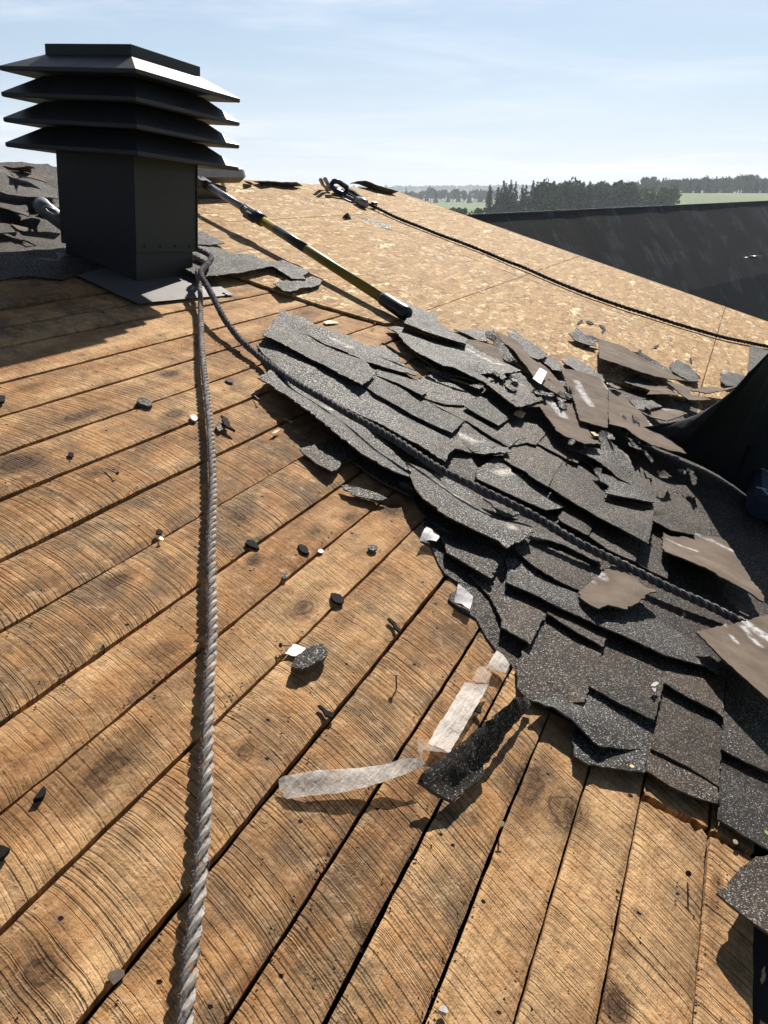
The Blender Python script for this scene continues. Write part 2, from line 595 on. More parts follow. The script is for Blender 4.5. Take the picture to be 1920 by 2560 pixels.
M_ALU = mat_plain('grey_aluminium', (.28, .29, .33), .35, .6, .1, 30, .05)
M_BLKP = mat_plain('black_plastic', (.018, .018, .021), .4, 0, .2, 50, .1)
M_GRIT = mat_plain('mineral_grit', (.020, .019, .019), .6, 0, .6, 200, .3)
M_ROPE = mat_rope('grey_rope_fibre', (.33, .30, .275), (.52, .475, .435))
M_ROPE2 = mat_rope('dusty_rope_fibre', (.13, .125, .132), (.25, .235, .24), False)
M_ROPE3 = mat_rope('black_rope_fibre', (.035, .036, .045), (.075, .075, .085), False)
M_FILM = mat_film('cellophane_strip', (.60, .54, .48), .84, .9)
M_FILM2 = mat_film('thin_cellophane', (.42, .36, .30), .38, .6)
M_FILMW = mat_film('white_film', (.55, .53, .56), .92, .3)


# ------------------------------------------------------------------ sheet maker: a torn sheet with thickness, lifted edges and waves
def sheet(name, pts, mats, parent=None, th=.004, g=.03, jag=.004, wav=.004, tar=None, label=None, cat=None, group=None,
          kind=None, under=0.0, smooth=True, wfreq=5.0):
    P = [Vector(p) for p in pts]
    n = len(P)
    rnd = random.Random(name + str(round(P[0].x, 4)) + str(round(P[0].y, 4)))
    out = []
    for i in range(n):
        a, b = P[i], P[(i + 1) % n]
        L = (b - a).length
        k = max(1, int(L / (g * .55)))
        side = Vector((-(b - a).y, (b - a).x, 0))
        if side.length > 0:
            side.normalize()
        ph = rnd.random() * 50
        for j in range(k):
            f = j / k
            q = a.lerp(b, f)
            amp = jag * min(1, 4 * f * (1 - f) + .25)
            if j:
                q = q + side * (amp * (noise.noise(Vector((ph + f * L * 60, 1, 2))) * 1.4 + noise.noise(Vector((ph + f * L * 190, 7, 2))) * .9))
            out.append(q)
    D = np.array([[p.x, p.y] for p in out])
    Hb = np.array([p.z for p in out])
    c = D.mean(axis=0)
    lo, hi = D.min(axis=0), D.max(axis=0)
    verts = [Vector((p[0], p[1])) for p in D]

    def inside(x, y):
        ins = False
        j = len(D) - 1
        for i in range(len(D)):
            if (D[i, 1] > y) != (D[j, 1] > y) and x < (D[j, 0] - D[i, 0]) * (y - D[i, 1]) / (D[j, 1] - D[i, 1]) + D[i, 0]:
                ins = not ins
            j = i
        return ins
    x = lo[0] + g * .5
    row = 0
    while x < hi[0]:
        y = lo[1] + (g * .5 if row % 2 else g)
        while y < hi[1]:
            if inside(x, y) and np.min((D[:, 0] - x) ** 2 + (D[:, 1] - y) ** 2) > (g * .45) ** 2:
                verts.append(Vector((x + rnd.uniform(-.1, .1) * g, y + rnd.uniform(-.1, .1) * g)))
            y += g
        x += g * .87
        row += 1
    rv, re, rf, *_ = delaunay_2d_cdt(verts, [], [list(range(len(D)))], 1, 1e-6)
    XY = np.array([[v.x, v.y] for v in rv])
    d2 = ((XY[:, None, :] - D[None, :, :]) ** 2).sum(axis=2) + 1e-9
    wgt = d2 ** -1.5
    H = (wgt * Hb[None, :]).sum(axis=1) / wgt.sum(axis=1)
    ph = rnd.random() * 40
    for i in range(len(H)):
        H[i] += wav * noise.noise(Vector((XY[i, 0] * wfreq + ph, XY[i, 1] * wfreq, ph)))
        H[i] += wav * .35 * noise.noise(Vector((XY[i, 0] * wfreq * 4 + ph, XY[i, 1] * wfreq * 4, ph)))
        if H[i] < .003 + under:
            H[i] = .003 + under
    hc = float(H.min())
    N = len(rv)
    V = [(XY[i, 0] - c[0], XY[i, 1] - c[1], H[i] - hc + 0) for i in range(N)] + [(XY[i, 0] - c[0], XY[i, 1] - c[1], H[i] - hc - th) for i in range(N)]
    F, FM = [], []
    cnt = {}
    for f in rf:
        a = sum((XY[f[k]][0] * XY[f[(k + 1) % len(f)]][1] - XY[f[(k + 1) % len(f)]][0] * XY[f[k]][1]) for k in range(len(f)))
        f = list(f) if a > 0 else list(reversed(f))
        F.append(tuple(f))
        FM.append(0)
        F.append(tuple(N + i for i in reversed(f)))
        FM.append(1)
        for k in range(len(f)):
            e = (f[k], f[(k + 1) % len(f)])
            cnt[e] = cnt.get(e, 0) + 1
    if th > 0:
        sid = {}

        def sv(i):
            if i not in sid:
                sid[i] = len(V)
                V.append(V[i])
            return sid[i]
        for (a, b) in list(cnt):
            if (b, a) not in cnt:
                F.append((sv(b), sv(a), sv(N + a), sv(N + b)))
                FM.append(2)
    else:
        F = [f for f, m_ in zip(F, FM) if m_ == 0]
        FM = [0] * len(F)
        V = V[:N]
    me = mesh(name, V, F, False, FM)
    if smooth:
        me.polygons.foreach_set('use_smooth', [fm != 2 for fm in FM])
    tv = np.zeros(len(V))
    if tar:
        for seg in tar:
            a, b = np.array(seg[0][:2]), np.array(seg[1][:2])
            wd = seg[2]
            ab = b - a
            tt = np.clip(((XY - a) @ ab) / (ab @ ab + 1e-9), 0, 1)
            dist = np.sqrt(((XY - (a + tt[:, None] * ab)) ** 2).sum(axis=1))
            s_ = np.clip(1.6 - dist / wd, 0, 1)
            tv[:N] = np.maximum(tv[:N], s_)
    fattr(me, 'tar', tv)
    mm = list(mats) if isinstance(mats, (list, tuple)) else [mats, mats, mats]
    while len(mm) < 3:
        mm.append(M_EDGE)
    o = link(name, me, mm, parent, FRAME @ Matrix.Translation((c[0], c[1], hc)))
    tag(o, label, cat, group, kind)
    return o


def cs(crop, lst, h=None):
    return [cr(crop, p[0], p[1], (p[2] if len(p) > 2 else h)) for p in lst]


# ------------------------------------------------------------------ setting: ground, field, hills
GZ = 0.0
mg, t, p = newmat('grass_field', rough=.9, spec=.1)
v = oc(t)
a = t.noise(v, .012, 5, .6)
b = t.noise(v, .5, 4, .6)
base = t.ramp(a, [(.3, (.055, .105, .028)), (.5, (.10, .155, .045)), (.7, (.17, .21, .08))])
base = t.mix(t.mapr(b, .4, .7, 0, .4), base, (.06, .09, .025))
t.put(p.inputs['Base Color'], base)
gv, gf = [], []
XS = [-3600, -2400, -1200, -500, -200, -60, 0, 60, 200, 500, 1200, 2400, 4200]
YS = [-300, -60, 0, 60, 150, 300, 500, 800, 1300, 2200, 3000, 4000]
for y in YS:
    for x in XS:
        gv.append((x, y, GZ))
for j in range(len(YS) - 1):
    for i in range(len(XS) - 1):
        k = j * len(XS) + i
        gf.append((k, k + 1, k + 1 + len(XS), k + len(XS)))
tag(link('ground', mesh('ground', gv, gf), mg), kind='structure')


def ridge_hill(name, y0, x0, x1, h0, h1, depth, seed, mat):
    vs, fs = [], []
    n = 90
    for i in range(n + 1):
        f = i / n
        x = x0 + (x1 - x0) * f
        hh = h0 + (h1 - h0) * f + noise.noise(Vector((f * 5 + seed, 0, 0))) * 9 + noise.noise(Vector((f * 28 + seed, 3, 0))) * 3
        edge = min(1, f * 8, (1 - f) * 8)
        for k, (yy, q) in enumerate(((y0 - depth, -.02), (y0 - depth * .4, .55), (y0, 1), (y0 + depth, -.02))):
            vs.append((x, yy, GZ + hh * q * edge - .3))
    for i in range(n):
        for k in range(3):
            a = i * 4 + k
            fs.append((a, a + 4, a + 5, a + 1))
    return tag(link(name, mesh(name, vs, fs, True), mat), kind='structure')




def gh(x, y):
    a = min(1, max(0, (x - 70) / 70))
    b = min(1, max(0, (y - 300) / 130))
    c = 1 - min(1, max(0, (y - 560) / 500))
    sm_ = lambda q: q * q * (3 - 2 * q)
    return 7.35 * sm_(a) * sm_(b) * sm_(c)


rv_, rf_ = [], []
for j in range(41):
    for i in range(61):
        x_, y_ = 40 + i * 16, 290 + j * 20
        rv_.append((x_, y_, gh(x_, y_) + .02 - (.6 if i in (0, 60) or j in (0, 40) else 0)))
for j in range(40):
    for i in range(60):
        k = j * 61 + i
        rf_.append((k, k + 1, k + 62, k + 61))
tag(link('meadow', mesh('meadow', rv_, rf_, True), mg), kind='structure')
mh, t, p = newmat('hill_cover', rough=.95, spec=.05)
v = oc(t)
t.put(p.inputs['Base Color'], t.ramp(t.noise(v, .02, 5, .7), [(.3, (.020, .040, .016)), (.7, (.050, .085, .030))]))
ridge_hill('hills', 2300, -2600, 3800, 2, 48, 500, 3.1, mh)
ridge_hill('hills', 1350, -200, 2600, 5, 17, 260, 8.4, mh)

# foliage material
def mat_leaf(name, a, b):
    m, t, p = newmat(name, rough=.8, spec=.15)
    g = t.new('ShaderNodeNewGeometry')
    r = g.outputs['Random Per Island']
    base = t.mix(r, a, b)
    base = t.mix(t.math('MULTIPLY', orand(t), .45), base, tuple(x * .6 for x in a))
    t.put(p.inputs['Base Color'], base)
    return m


M_CON = mat_leaf('conifer_needles', (.020, .055, .024), (.055, .115, .042))
M_DEC = mat_leaf('broad_leaves', (.045, .115, .028), (.13, .23, .055))
M_BARK = mat_plain('bark', (.10, .075, .055), .9, 0, .3, 3, 0)


def leaf_cloud(rng, pts, size):
    V, F = [], []
    for (c, s) in pts:
        nrm = Vector((rng.gauss(0, 1), rng.gauss(0, 1), rng.gauss(0, .8) + .4)).normalized()
        X = nrm.orthogonal().normalized()
        X.rotate(Matrix.Rotation(rng.random() * 6.28, 3, nrm))
        Y = nrm.cross(X)
        b = len(V)
        s2 = size * s
        for (a, bb) in ((-1, -.6), (.9, -.8), (1.1, .7), (-.2, 1.1), (-1.1, .4)):
            V.append(c + X * a * s2 + Y * bb * s2 * .7 + nrm * rng.uniform(-.15, .15) * s2)
        F.append((b, b + 1, b + 2, b + 3, b + 4))
    return V, F


def make_tree(kind, rng, h):
    pts = []
    if kind == 'con':
        lv = int(h * 1.7)
        for i in range(lv):
            f = i / lv
            z = h * (.10 + .9 * f)
            rr = (1 - f) ** .85 * h * .19 * rng.uniform(.8, 1.15) + .12
            k = int(7 + 26 * (1 - f))
            for j in range(k):
                a = rng.random() * 6.283
                q = rng.random() ** .55
                pts.append((Vector((math.cos(a) * rr * q, math.sin(a) * rr * q, z - q * rr * .35 + rng.uniform(-.2, .2))), rng.uniform(.7, 1.25) * (1 - .55 * f)))
        V, F = leaf_cloud(rng, pts, .62)
    else:
        cl = []
        for i in range(13):
            a = rng.random() * 6.283
            q = rng.random() ** .5
            zz_ = rng.uniform(.32, .92)
            sp_ = math.sin(min(1, (zz_ - .2) / .8) * math.pi) ** .6
            cl.append((Vector((math.cos(a) * q * h * .30 * sp_, math.sin(a) * q * h * .30 * sp_, h * zz_)), h * rng.uniform(.10, .17)))
        for c_, r_ in cl:
            for j in range(75):
                dv = Vector((rng.gauss(0, 1), rng.gauss(0, 1), rng.gauss(0, .8))).normalized() * r_ * rng.uniform(.55, 1.12)
                pts.append((c_ + dv, rng.uniform(.6, 1.2)))
        V, F = leaf_cloud(rng, pts, .55)
    tb = MB()
    tb.tube([(0, 0, 0), (0.1, 0, h * .45), (0, .05, h * .9)], [h * .022, h * .014, h * .004], 7)
    if kind != 'con':
        for j in range(4):
            a = j * 1.6 + rng.random()
            tb.tube([(0, 0, h * .35), (math.cos(a) * h * .14, math.sin(a) * h * .14, h * .6)], [h * .011, h * .004], 5)
    return mesh('crown', V, F), tb


RNG = random.Random(5)
protos = []
for kd in ('con', 'con', 'con', 'dec', 'dec', 'dec'):
    me, tb = make_tree(kd, RNG, 14.0)
    me.materials.append(M_CON if kd == 'con' else M_DEC)
    tm = mesh('trunk', tb.v, tb.f)
    tm.materials.append(M_BARK)
    protos.append((kd, me, tm))


def put_tree(px, dist, htop, kd, label, group, base=None):
    """a tree whose trunk stands on the sight line px at dist, height htop metres"""
    r = ray(px, 480)
    x, y = r.x / r.y * dist, dist
    ch = [q for q in protos if q[0] == kd]
    pr = ch[RNG.randrange(len(ch))]
    s = htop / 14.0
    nm = 'conifer_tree' if kd == 'con' else 'leafy_tree'
    e = bpy.data.objects.new(nm, None)
    C.objects.link(e)
    e.location = (x, y, GZ if base is None else base)
    e.rotation_euler = (0, 0, RNG.random() * 6.28)
    wx = s * RNG.uniform(.85, 1.2)
    e.scale = (wx, wx, s)
    for nme, mm in (('crown', pr[1]), ('trunk', pr[2])):
        o = bpy.data.objects.new(nme, mm)
        C.objects.link(o)
        o.parent = e
    tag(e, label, 'tree', group)
    return e


def top_h(dist, ypx):
    r = ray(960, ypx)
    return CAMZ + dist * r.z / r.y


CL = 'dark spiky conifer in the dense clump rising above the black roof edge'
DL = 'rounded green leafy tree in the wood just above the black roof edge'
for i in range(20):
    px = 1228 + i * 13 + RNG.uniform(-5, 5)
    dist = RNG.uniform(225, 262)
    yt = 452 + RNG.uniform(-6, 10) + (12 if i < 2 else 0)
    put_tree(px, dist, top_h(dist, yt), 'con', CL, 'conifers in the dark clump')
for i, px in enumerate((1365, 1395, 1412, 1432, 1500, 1540, 1556)):
    dist = 232 + i * 4
    put_tree(px, dist, top_h(dist, 448 + RNG.uniform(-4, 12)), 'con' if i % 3 == 1 else 'dec', CL if i % 3 == 1 else DL,
             'conifers in the dark clump' if i % 3 == 1 else 'leafy trees in the wood')
for i in range(15):
    px = 1470 + i * 15 + RNG.uniform(-6, 6)
    dist = RNG.uniform(240, 290)
    put_tree(px, dist, top_h(dist, 458 + RNG.uniform(-8, 12) + i * .8), 'dec', DL, 'leafy trees in the wood')
FL = 'distant hazy tree in the long tree line along the far field'
for i in range(84):
    px = 1590 + i * 4.6 + RNG.uniform(-6, 6)
    dist = RNG.uniform(420, 520)
    dist += 30
    xx_ = ray(px, 480).x / ray(px, 480).y * dist
    gb_ = gh(xx_, dist) - .8
    put_tree(px, dist, top_h(dist, 448 - (px - 1600) * .02 + RNG.uniform(-6, 7)) - gb_, 'dec' if RNG.random() < .75 else 'con', FL, 'far tree line', gb_)
for i in range(30):
    px = 985 + i * 9 + RNG.uniform(-4, 4)
    dist = RNG.uniform(640, 760)
    put_tree(px, dist, top_h(dist, 475 + RNG.uniform(-3, 5) - (5 if i % 7 == 3 else 0)), 'dec' if i % 3 else 'con',
             'tiny hazy tree at the back of the small green field on the left', 'trees behind the small field')
for i, px in enumerate((1140, 1154, 1196, 1322)):
    put_tree(px, 190 + i * 3, top_h(190, 519 + i), 'dec', 'low pale green bush at the front of the field beside the conifers', 'bushes before the conifers')

# far woods as one mass on the hills
def far_wood(name, y0, x0, x1, n, hgt, zf, seed):
    rng = random.Random(seed)
    pts = []
    for i in range(n):
        x = rng.uniform(x0, x1)
        y = y0 + rng.uniform(-60, 60)
        z = zf((x - x0) / (x1 - x0))
        for k in range(5):
            pts.append((Vector((x + rng.uniform(-4, 4), y + rng.uniform(-4, 4), z + rng.uniform(0, hgt))), rng.uniform(.6, 1.4)))
    V, F = leaf_cloud(rng, pts, 4.5)
    return tag(link(name, mesh(name, V, F), M_CON), 'dark hazy wood covering the far hills along the horizon', 'wood', kind='stuff')


far_wood('far_woodland', 2150, -300, 3400, 2600, 15, lambda f: 1 + 34 * f, 4)

# small white farmhouse far away
fh = Matrix.Translation(Vector((ray(1095, 480).x / ray(1095, 480).y * 1000, 1000, 0)))
e = empty('farmhouse', fh)
tag(e, 'tiny white farmhouse far off at the edge of the green field', 'house')
MB().box((0, 0, 3), (9, 7, 5)).build('wall', mat_plain('white_siding', (.8, .8, .78), .7, 0, .05, 1, 0), e, fh)
mb = MB()
mb.v = [Vector(q) for q in ((-5, -4, 6), (5, -4, 6), (5, 4, 6), (-5, 4, 6), (-5, 0, 9), (5, 0, 9))]
mb.f = [(0, 1, 5, 4), (2, 3, 4, 5), (0, 4, 3), (1, 2, 5), (0, 3, 2, 1)]
mb.m = [0] * 5
mb.build('roof', mat_plain('grey_roof', (.25, .24, .25), .7, 0, .1, 1, 0), e, fh)

# ------------------------------------------------------------------ long dark barn to the right
def sight(px, py, dist):
    r = ray(px, py)
    return Vector((r.x, r.y, r.z)) * (dist / r.y) + Vector((0, 0, CAMZ))


A0 = sight(1134, 533, 24)
B0 = sight(1920, 489, 44)
along = (B0 - A0)
Lb = along.length
ex = along.normalized()
ezh = Vector((0, 0, 1))
ey = ezh.cross(Vector((ex.x, ex.y, 0)).normalized()).normalized()
if ey.y < 0:
    ey = -ey
A1 = A0 - ex * 9
B1 = B0 + ex * 26
mbn, t, p = newmat('weathered_black_roofing', rough=.8, spec=.25)
v = oc(t)
st = t.noise(t.mapping(v, scale=(.55, 1, .022)), 1.1, 5, .6)
st2 = t.noise(t.mapping(v, scale=(3.5, 1, .04)), 1.2, 4, .6)
base = t.mix(t.mapr(t.noise(v, 1.2, 4, .6), .3, .7), (.008, .0078, .010), (.019, .0175, .021))
ms = t.math('MULTIPLY', t.mapr(st, .50, .62, 0, 1, True), t.mapr(st2, .42, .62, .15, 1))
base = t.mix(t.math('MULTIPLY', ms, .95), base, (.095, .11, .13))
w1 = t.new('ShaderNodeTexWave', wave_type='BANDS', bands_direction='Z')
t.l.new(v, w1.inputs[0])
w1.inputs['Scale'].default_value = 2.2
w1.inputs['Distortion'].default_value = .6
base = t.mix(t.mapr(w1.outputs[1], .8, .95, 0, .3), base, (.015, .015, .015))
sx_ = t.new('ShaderNodeSeparateXYZ')
t.l.new(v, sx_.inputs[0])
fx_ = t.math('FRACT', t.math('MULTIPLY', sx_.outputs[0], .9))
base = t.mix(t.mapr(t.math('ABSOLUTE', t.math('SUBTRACT', fx_, .5)), .01, .035, .75, 0), base, (.045, .05, .06))
t.put(p.inputs['Base Color'], base)
# barn frame: X along the ridge, Y away, Z up; origin at the foot of the near wall
bf = Matrix(((ex.x, ey.x, 0, A1.x), (ex.y, ey.y, 0, A1.y), (ex.z, 0, 1, A1.z), (0, 0, 0, 1)))
be = empty('long_barn', Matrix.Translation((A1.x, A1.y, 0)))
tag(be, 'long barn with a steep black roof streaked by pale stains', 'barn')
LL = (B1 - A1).length
sl_h, sl_y = 6.4, 4.6
n = 60


def quadstrip(prof, L, nx):
    vs, fs = [], []
    for i in range(nx + 1):
        for q in prof:
            vs.append((L * i / nx, q[0], q[1] + (.02 * noise.noise(Vector((i * .7, q[0], q[1]))))))
    m_ = len(prof)
    for i in range(nx):
        for k in range(m_ - 1):
            a = i * m_ + k
            fs.append((a, a + m_, a + m_ + 1, a + 1))
    return vs, fs


vs, fs = quadstrip([(-sl_y, -sl_h), (-sl_y * .5, -sl_h * .48), (0, 0)], LL, n)
link('roof_slope', mesh('roof_slope', vs, fs), mbn, be, bf)
vs, fs = quadstrip([(0.005, -.01), (sl_y, -sl_h)], LL, n)
link('roof_slope', mesh('roof_slope', vs, fs), mbn, be, bf)
MB().tube([(0, 0, .0), (LL, 0, .0)], .022, 6).build('ridge_cap', mat_plain('pale_ridge_cap', (.10, .10, .11), .6, 0, .2, 3, 0), be, bf)
mw = mat_plain('barn_wall', (.10, .08, .07), .85, 0, .2, 2, 0)
MB().box((LL / 2, 0, -sl_h - 2.0), (LL - .4, sl_y * 2 - .5, 4.2)).build('wall', mw, be, bf)
vs = [(0.01, -sl_y, -sl_h), (0.01, sl_y, -sl_h), (0.01, 0, -.02), (LL - .01, -sl_y, -sl_h), (LL - .01, sl_y, -sl_h), (LL - .01, 0, -.02)]
link('gable', mesh('gable', vs[:3], [(0, 1, 2)]), mw, be, bf)
link('gable', mesh('gable', vs[3:], [(0, 2, 1)]), mw, be, bf)
# small lamp on a bracket on the barn slope
lp = sight(1850, 650, 1)
rl = (lp - Vector((0, 0, CAMZ))).normalized()
# where the sight line meets the barn slope
nb = Vector((ex.x, ex.y, 0)).normalized().cross(Vector((0, 0, 1)))
if nb.y > 0:
    nb = -nb
ns = (nb * (sl_h / sl_y) + Vector((0, 0, 1))).normalized()
tt = (A1 - Vector((0, 0, CAMZ))).dot(ns) / rl.dot(ns)
lm = Matrix.Translation(Vector((0, 0, CAMZ)) + rl * tt)
le = empty('yard_lamp', lm)
tag(le, 'small grey lamp on a short bent arm fixed to the slope of the black barn', 'lamp')
MB().tube([(0, .1, -.10), (0, -.02, -.02), (.1, -.15, .10), (.35, -.3, .16)], .025, 8).build('arm', M_ALU, le, lm, True)
MB().tube([(.30, -.28, .16), (.72, -.5, .15)], [.05, .075], 10).build('lamp_head', M_ALU, le, lm, True)

# ------------------------------------------------------------------ our roof: boards, strand board, shell
RE = empty('stripped_roof', FRAME @ Matrix.Translation((3, .5, -.05)))
tag(RE, 'stripped low roof of old sawn boards and newer strand board panels', 'roof')
GAPS = [-1.02, -.88, -.75, -.62, -.483, -.397, -.27, -.168, -.062, .046, .147, .287, .437, .565, .69, .85, 1.01, 1.175, 1.325, 1.475, 1.63, 1.82, 1.945, 2.075,
        2.29, 2.45, 2.60, 2.75, 2.90, 3.05, 3.2, 3.35]
# knots (source pixel of the photo -> place on the roof), radius along, across, weight
KN = [('b1', 1110, 610, .05, .022, 1), ('b1', 520, 880, .10, .03, .9), ('b1', 1130, 870, .06, .025, .9), ('b1', 110, 1190, .10, .045, 1.1),
      ('b1', 620, 1250, .05, .02, .7), ('b1', 200, 690, .07, .02, .6), ('b2', 760, 395, .045, .022, .9), ('b2', 1090, 330, .05, .02, .5),
      ('b2', 1060, 840, .045, .03, .55), ('b2', 1640, 270, .03, .018, 1.0), ('b2', 700, 1600, .14, .05, .7), ('b3', 260, 1370, .045, .035, .8),
      ('b3', 250, 180, .15, .03, .5), ('b5', 720, 770, .012, .016, 1.2), ('J', 450, 1640, .03, .022, 1.3), ('J', 540, 1190, .02, .02, .6),
      ('J', 1200, 860, .04, .015, .5), ('r4', 900, 1260, .05, .035, 1.1), ('r4', 650, 1310, .04, .02, .8), ('K', 330, 40, .05, .03, .9),
      ('K', 540, 110, .04, .03, .6), ('K', 30, 780, .03, .02, .9), ('K', 700, 610, .008, .010, .8), ('K', 1030, 330, .006, .008, 1.2),
      ('K', 1500, 950, .10, .05, .8), ('b1', 1570, 1540, .05, .03, .7), ('r2', 740, 1000, .10, .02, .5), ('S', 1420, 2030, .07, .04, .9),
      ('S', 790, 1330, .05, .025, .7), ('S', 640, 1395, .02, .015, .8), ('S', 1390, 2010, .05, .03, .8), ('S', 980, 1560, .02, .02, .5)]
KNS = []
for (c_, x_, y_, ra, rb, wt) in KN:
    q = cr(c_, x_, y_)
    KNS.append((q[0], q[1], ra, rb, wt))
for i in range(9):
    KNS.append((random.uniform(.4, 3.4), random.uniform(-.5, 2.2), random.uniform(.012, .04), random.uniform(.008, .016), random.uniform(.35, .8)))


def board(D0, D1, U0, U1, idx, N0=0.0, rag0=.0, rag1=.0, sawamt=1.0, tone=.5, c1=0.0, c2=1.0, step=.011):
    nx = max(2, int((D1 - D0) / step))
    ny = 11
    th = .022
    rnd = random.Random(idx * 7 + 1)
    ph = rnd.random() * 100
    crook = rnd.uniform(-.0015, .0015)
    V, KV, SV = [], [], []
    for i in range(nx + 1):
        f = i / nx
        for j in range(ny + 1):
            g_ = j / ny
            e0 = rag0 * noise.noise(Vector((g_ * 9 + ph, 1, 1))) if i == 0 else 0
            e1 = rag1 * noise.noise(Vector((g_ * 9 + ph, 5, 1))) if i == nx else 0
            D = D0 + (D1 - D0) * f + e0 + e1
            U = U0 + (U1 - U0) * g_
            if j in (0, ny):
                U += .0016 * noise.noise(Vector((D * 22 + ph, j, 0))) + .0028 * noise.noise(Vector((D * 3 + ph, j, 0)))
            cup = .0020 * (2 * g_ - 1) ** 2
            Nn = N0 + cup + .0030 * noise.noise(Vector((D * 2.2 + ph, U * 3, 0))) + .0010 * noise.noise(Vector((D * 14 + ph, U * 26, 1)))
            if j in (0, ny):
                Nn -= .0030
            V.append((D, U, Nn))
            k = 0
            du = 0
            for (kd_, ku, ra, rb, wt) in KNS:
                a, b = (D - kd_) / ra, (U - ku) / rb
                if abs(a) < 3 and abs(b) < 3:
                    s_ = math.exp(-(a * a + b * b)) * wt
                    k = max(k, s_)
                    du += s_ * .009
            KV.append(min(1.3, k))
            yy = U - (U0 + U1) * .5 + .06
            SV.append(D + c1 * .85 * yy + c2 * yy * yy * 1.25 + du)
    top = len(V)
    F = []
    for i in range(nx):
        for j in range(ny):
            a = i * (ny + 1) + j
            F.append((a, a + ny + 1, a + ny + 2, a + 1))
    # sides
    ring = [i * (ny + 1) for i in range(nx + 1)] + [nx * (ny + 1) + j for j in range(1, ny + 1)] + [i * (ny + 1) + ny for i in range(nx - 1, -1, -1)] + [j for j in range(ny - 1, 0, -1)]
    b0 = len(V)
    for q in ring:
        V.append((V[q][0], V[q][1], V[q][2] - th))
        KV.append(0)
        SV.append(SV[q])
    m_ = len(ring)
    for k in range(m_):
        k2 = (k + 1) % m_
        F.append((ring[k2], ring[k], b0 + k, b0 + k2))
    F = [tuple(f) for f in F]
    # orientation: make the top face up
    cD, cU = (D0 + D1) / 2, (U0 + U1) / 2
    V = [(a - cD, b - cU, c) for a, b, c in V]
    me = mesh('roof_board', V, F, False)
    bm = bmesh.new()
    bm.from_mesh(me)
    bmesh.ops.recalc_face_normals(bm, faces=bm.faces[:])
    bm.to_mesh(me)
    bm.free()
    fattr(me, 'knot', KV)
    fattr(me, 'saw', SV)
    fattr(me, 'seed', [idx * 1.37 + 2] * len(V))
    fattr(me, 'sawamt', [sawamt] * len(V))
    fattr(me, 'tone', [tone] * len(V))
    return link('roof_board', me, M_WOOD, RE, FRAME @ Matrix.Translation((cD, cU, 0)))


# far end of the boards along the strand board edge (they run on beneath it)
def board_end(U):
    if U > 2.0:
        return 3.7
    if U > 1.2:
        return 4.4
    return 5.2


SAW = {-.483: (.9, .55, -.55, .5), -.397: (1.0, .62, -.75, .6), -.27: (.55, .85, -.55, .4), -.168: (.45, .70, -.6, .3), -.062: (1.05, .50, -.7, .6),
       .046: (1.0, .45, -.6, .8), .147: (1.1, .52, -.55, .9), .287: (.8, .66, -.45, 1.1), .437: (.45, .55, -.5, .8), .565: (.35, .40, -.4, .9),
       .69: (1.1, .50, -.45, 1.3), .85: (1.1, .55, -.40, 1.3), 1.01: (1.0, .50, -.3, 1.2), 1.175: (.75, .62, -.1, 1.0), 1.325: (1.1, .70, .1, 1.5),
       1.475: (.8, .58, .1, 1.0), 1.63: (.45, .72, 0, 1), 1.82: (.55, .75, .1, .8), 1.945: (.5, .6, 0, .5)}
bi = 0
for gi in range(len(GAPS) - 1):
    u0, u1 = GAPS[gi], GAPS[gi + 1]
    sa, tn, c1, c2 = SAW.get(u0, (.8, .5, -.3, 1))
    rg = random.Random(gi)
    gap = (rg.uniform(.0055, .0095) if u0 < 1.0 else rg.uniform(.009, .015)) if u0 > -.1 else .0050
    gap2 = gap * .8
    if u0 in (.565, .147):
        gap2 = .012
    a, b = u0 + gap * .5, u1 - gap2 * .5
    lv = rg.uniform(-.003, .002)
    bi += 1
    if u0 < -.5:
        board(1.30, 4.8, a, b, bi, lv - .002, .006, 0, sa, tn, c1, c2, .03)
        if u0 > -.7:
            board(-.1, .93, a + .012, b - .03, 60 + bi, lv - .018, 0, .012, sa, tn, c1, c2)
    elif u0 in (-.483, -.397):
        end = 1.222 if u0 == -.483 else 1.222
        board(.1, end, a, b, bi, lv, 0, .012, sa, tn, c1, c2)
        board(end + .020, 4.8, a, b, 60 + bi, lv + .001, .014, 0, sa, .62, c1, c2)
    elif u0 == -.27:
        board(.1, 5.0, a, b, bi, lv, 0, 0, sa, tn, c1, c2)
    else:
        board(.1 if u0 < 1.3 else .6, board_end(u0) if u0 < 2.3 else 4.2, a, b, bi, lv, 0, .01, sa, tn, c1, c2, .011 if u0 < 1.9 else .03)

# dark sheet added under the gaps to stand for the unlit attic
MB().box((4.0, 1.2, -.13), (8.8, 5.2, .02)).build('attic_shade_sheet', M_DARK, RE, FRAME)

# rafters seen as dark bars in the gaps
for k in range(5):
    MB().box((.9 + k * .8, 1.2, -.075), (.04, 4.6, .09)).build('rafter', M_DARK, RE, FRAME)


# strand board panels
def ridgeU(D):
    return 3.83 - .098 * (D - 3.53)


def panel(pts, seedn, N1=.016, th=.011):
    P2 = [cr('S', *q) if len(q) == 2 and q[0] > 20 else (q[0], q[1], 0) for q in pts]
    P2 = [(q[0], q[1], N1) for q in P2]
    return sheet('strand_board_panel', P2, [M_OSB, M_OSB, M_OSB], RE, th=th, g=.22, jag=.0015, wav=.001, smooth=False)


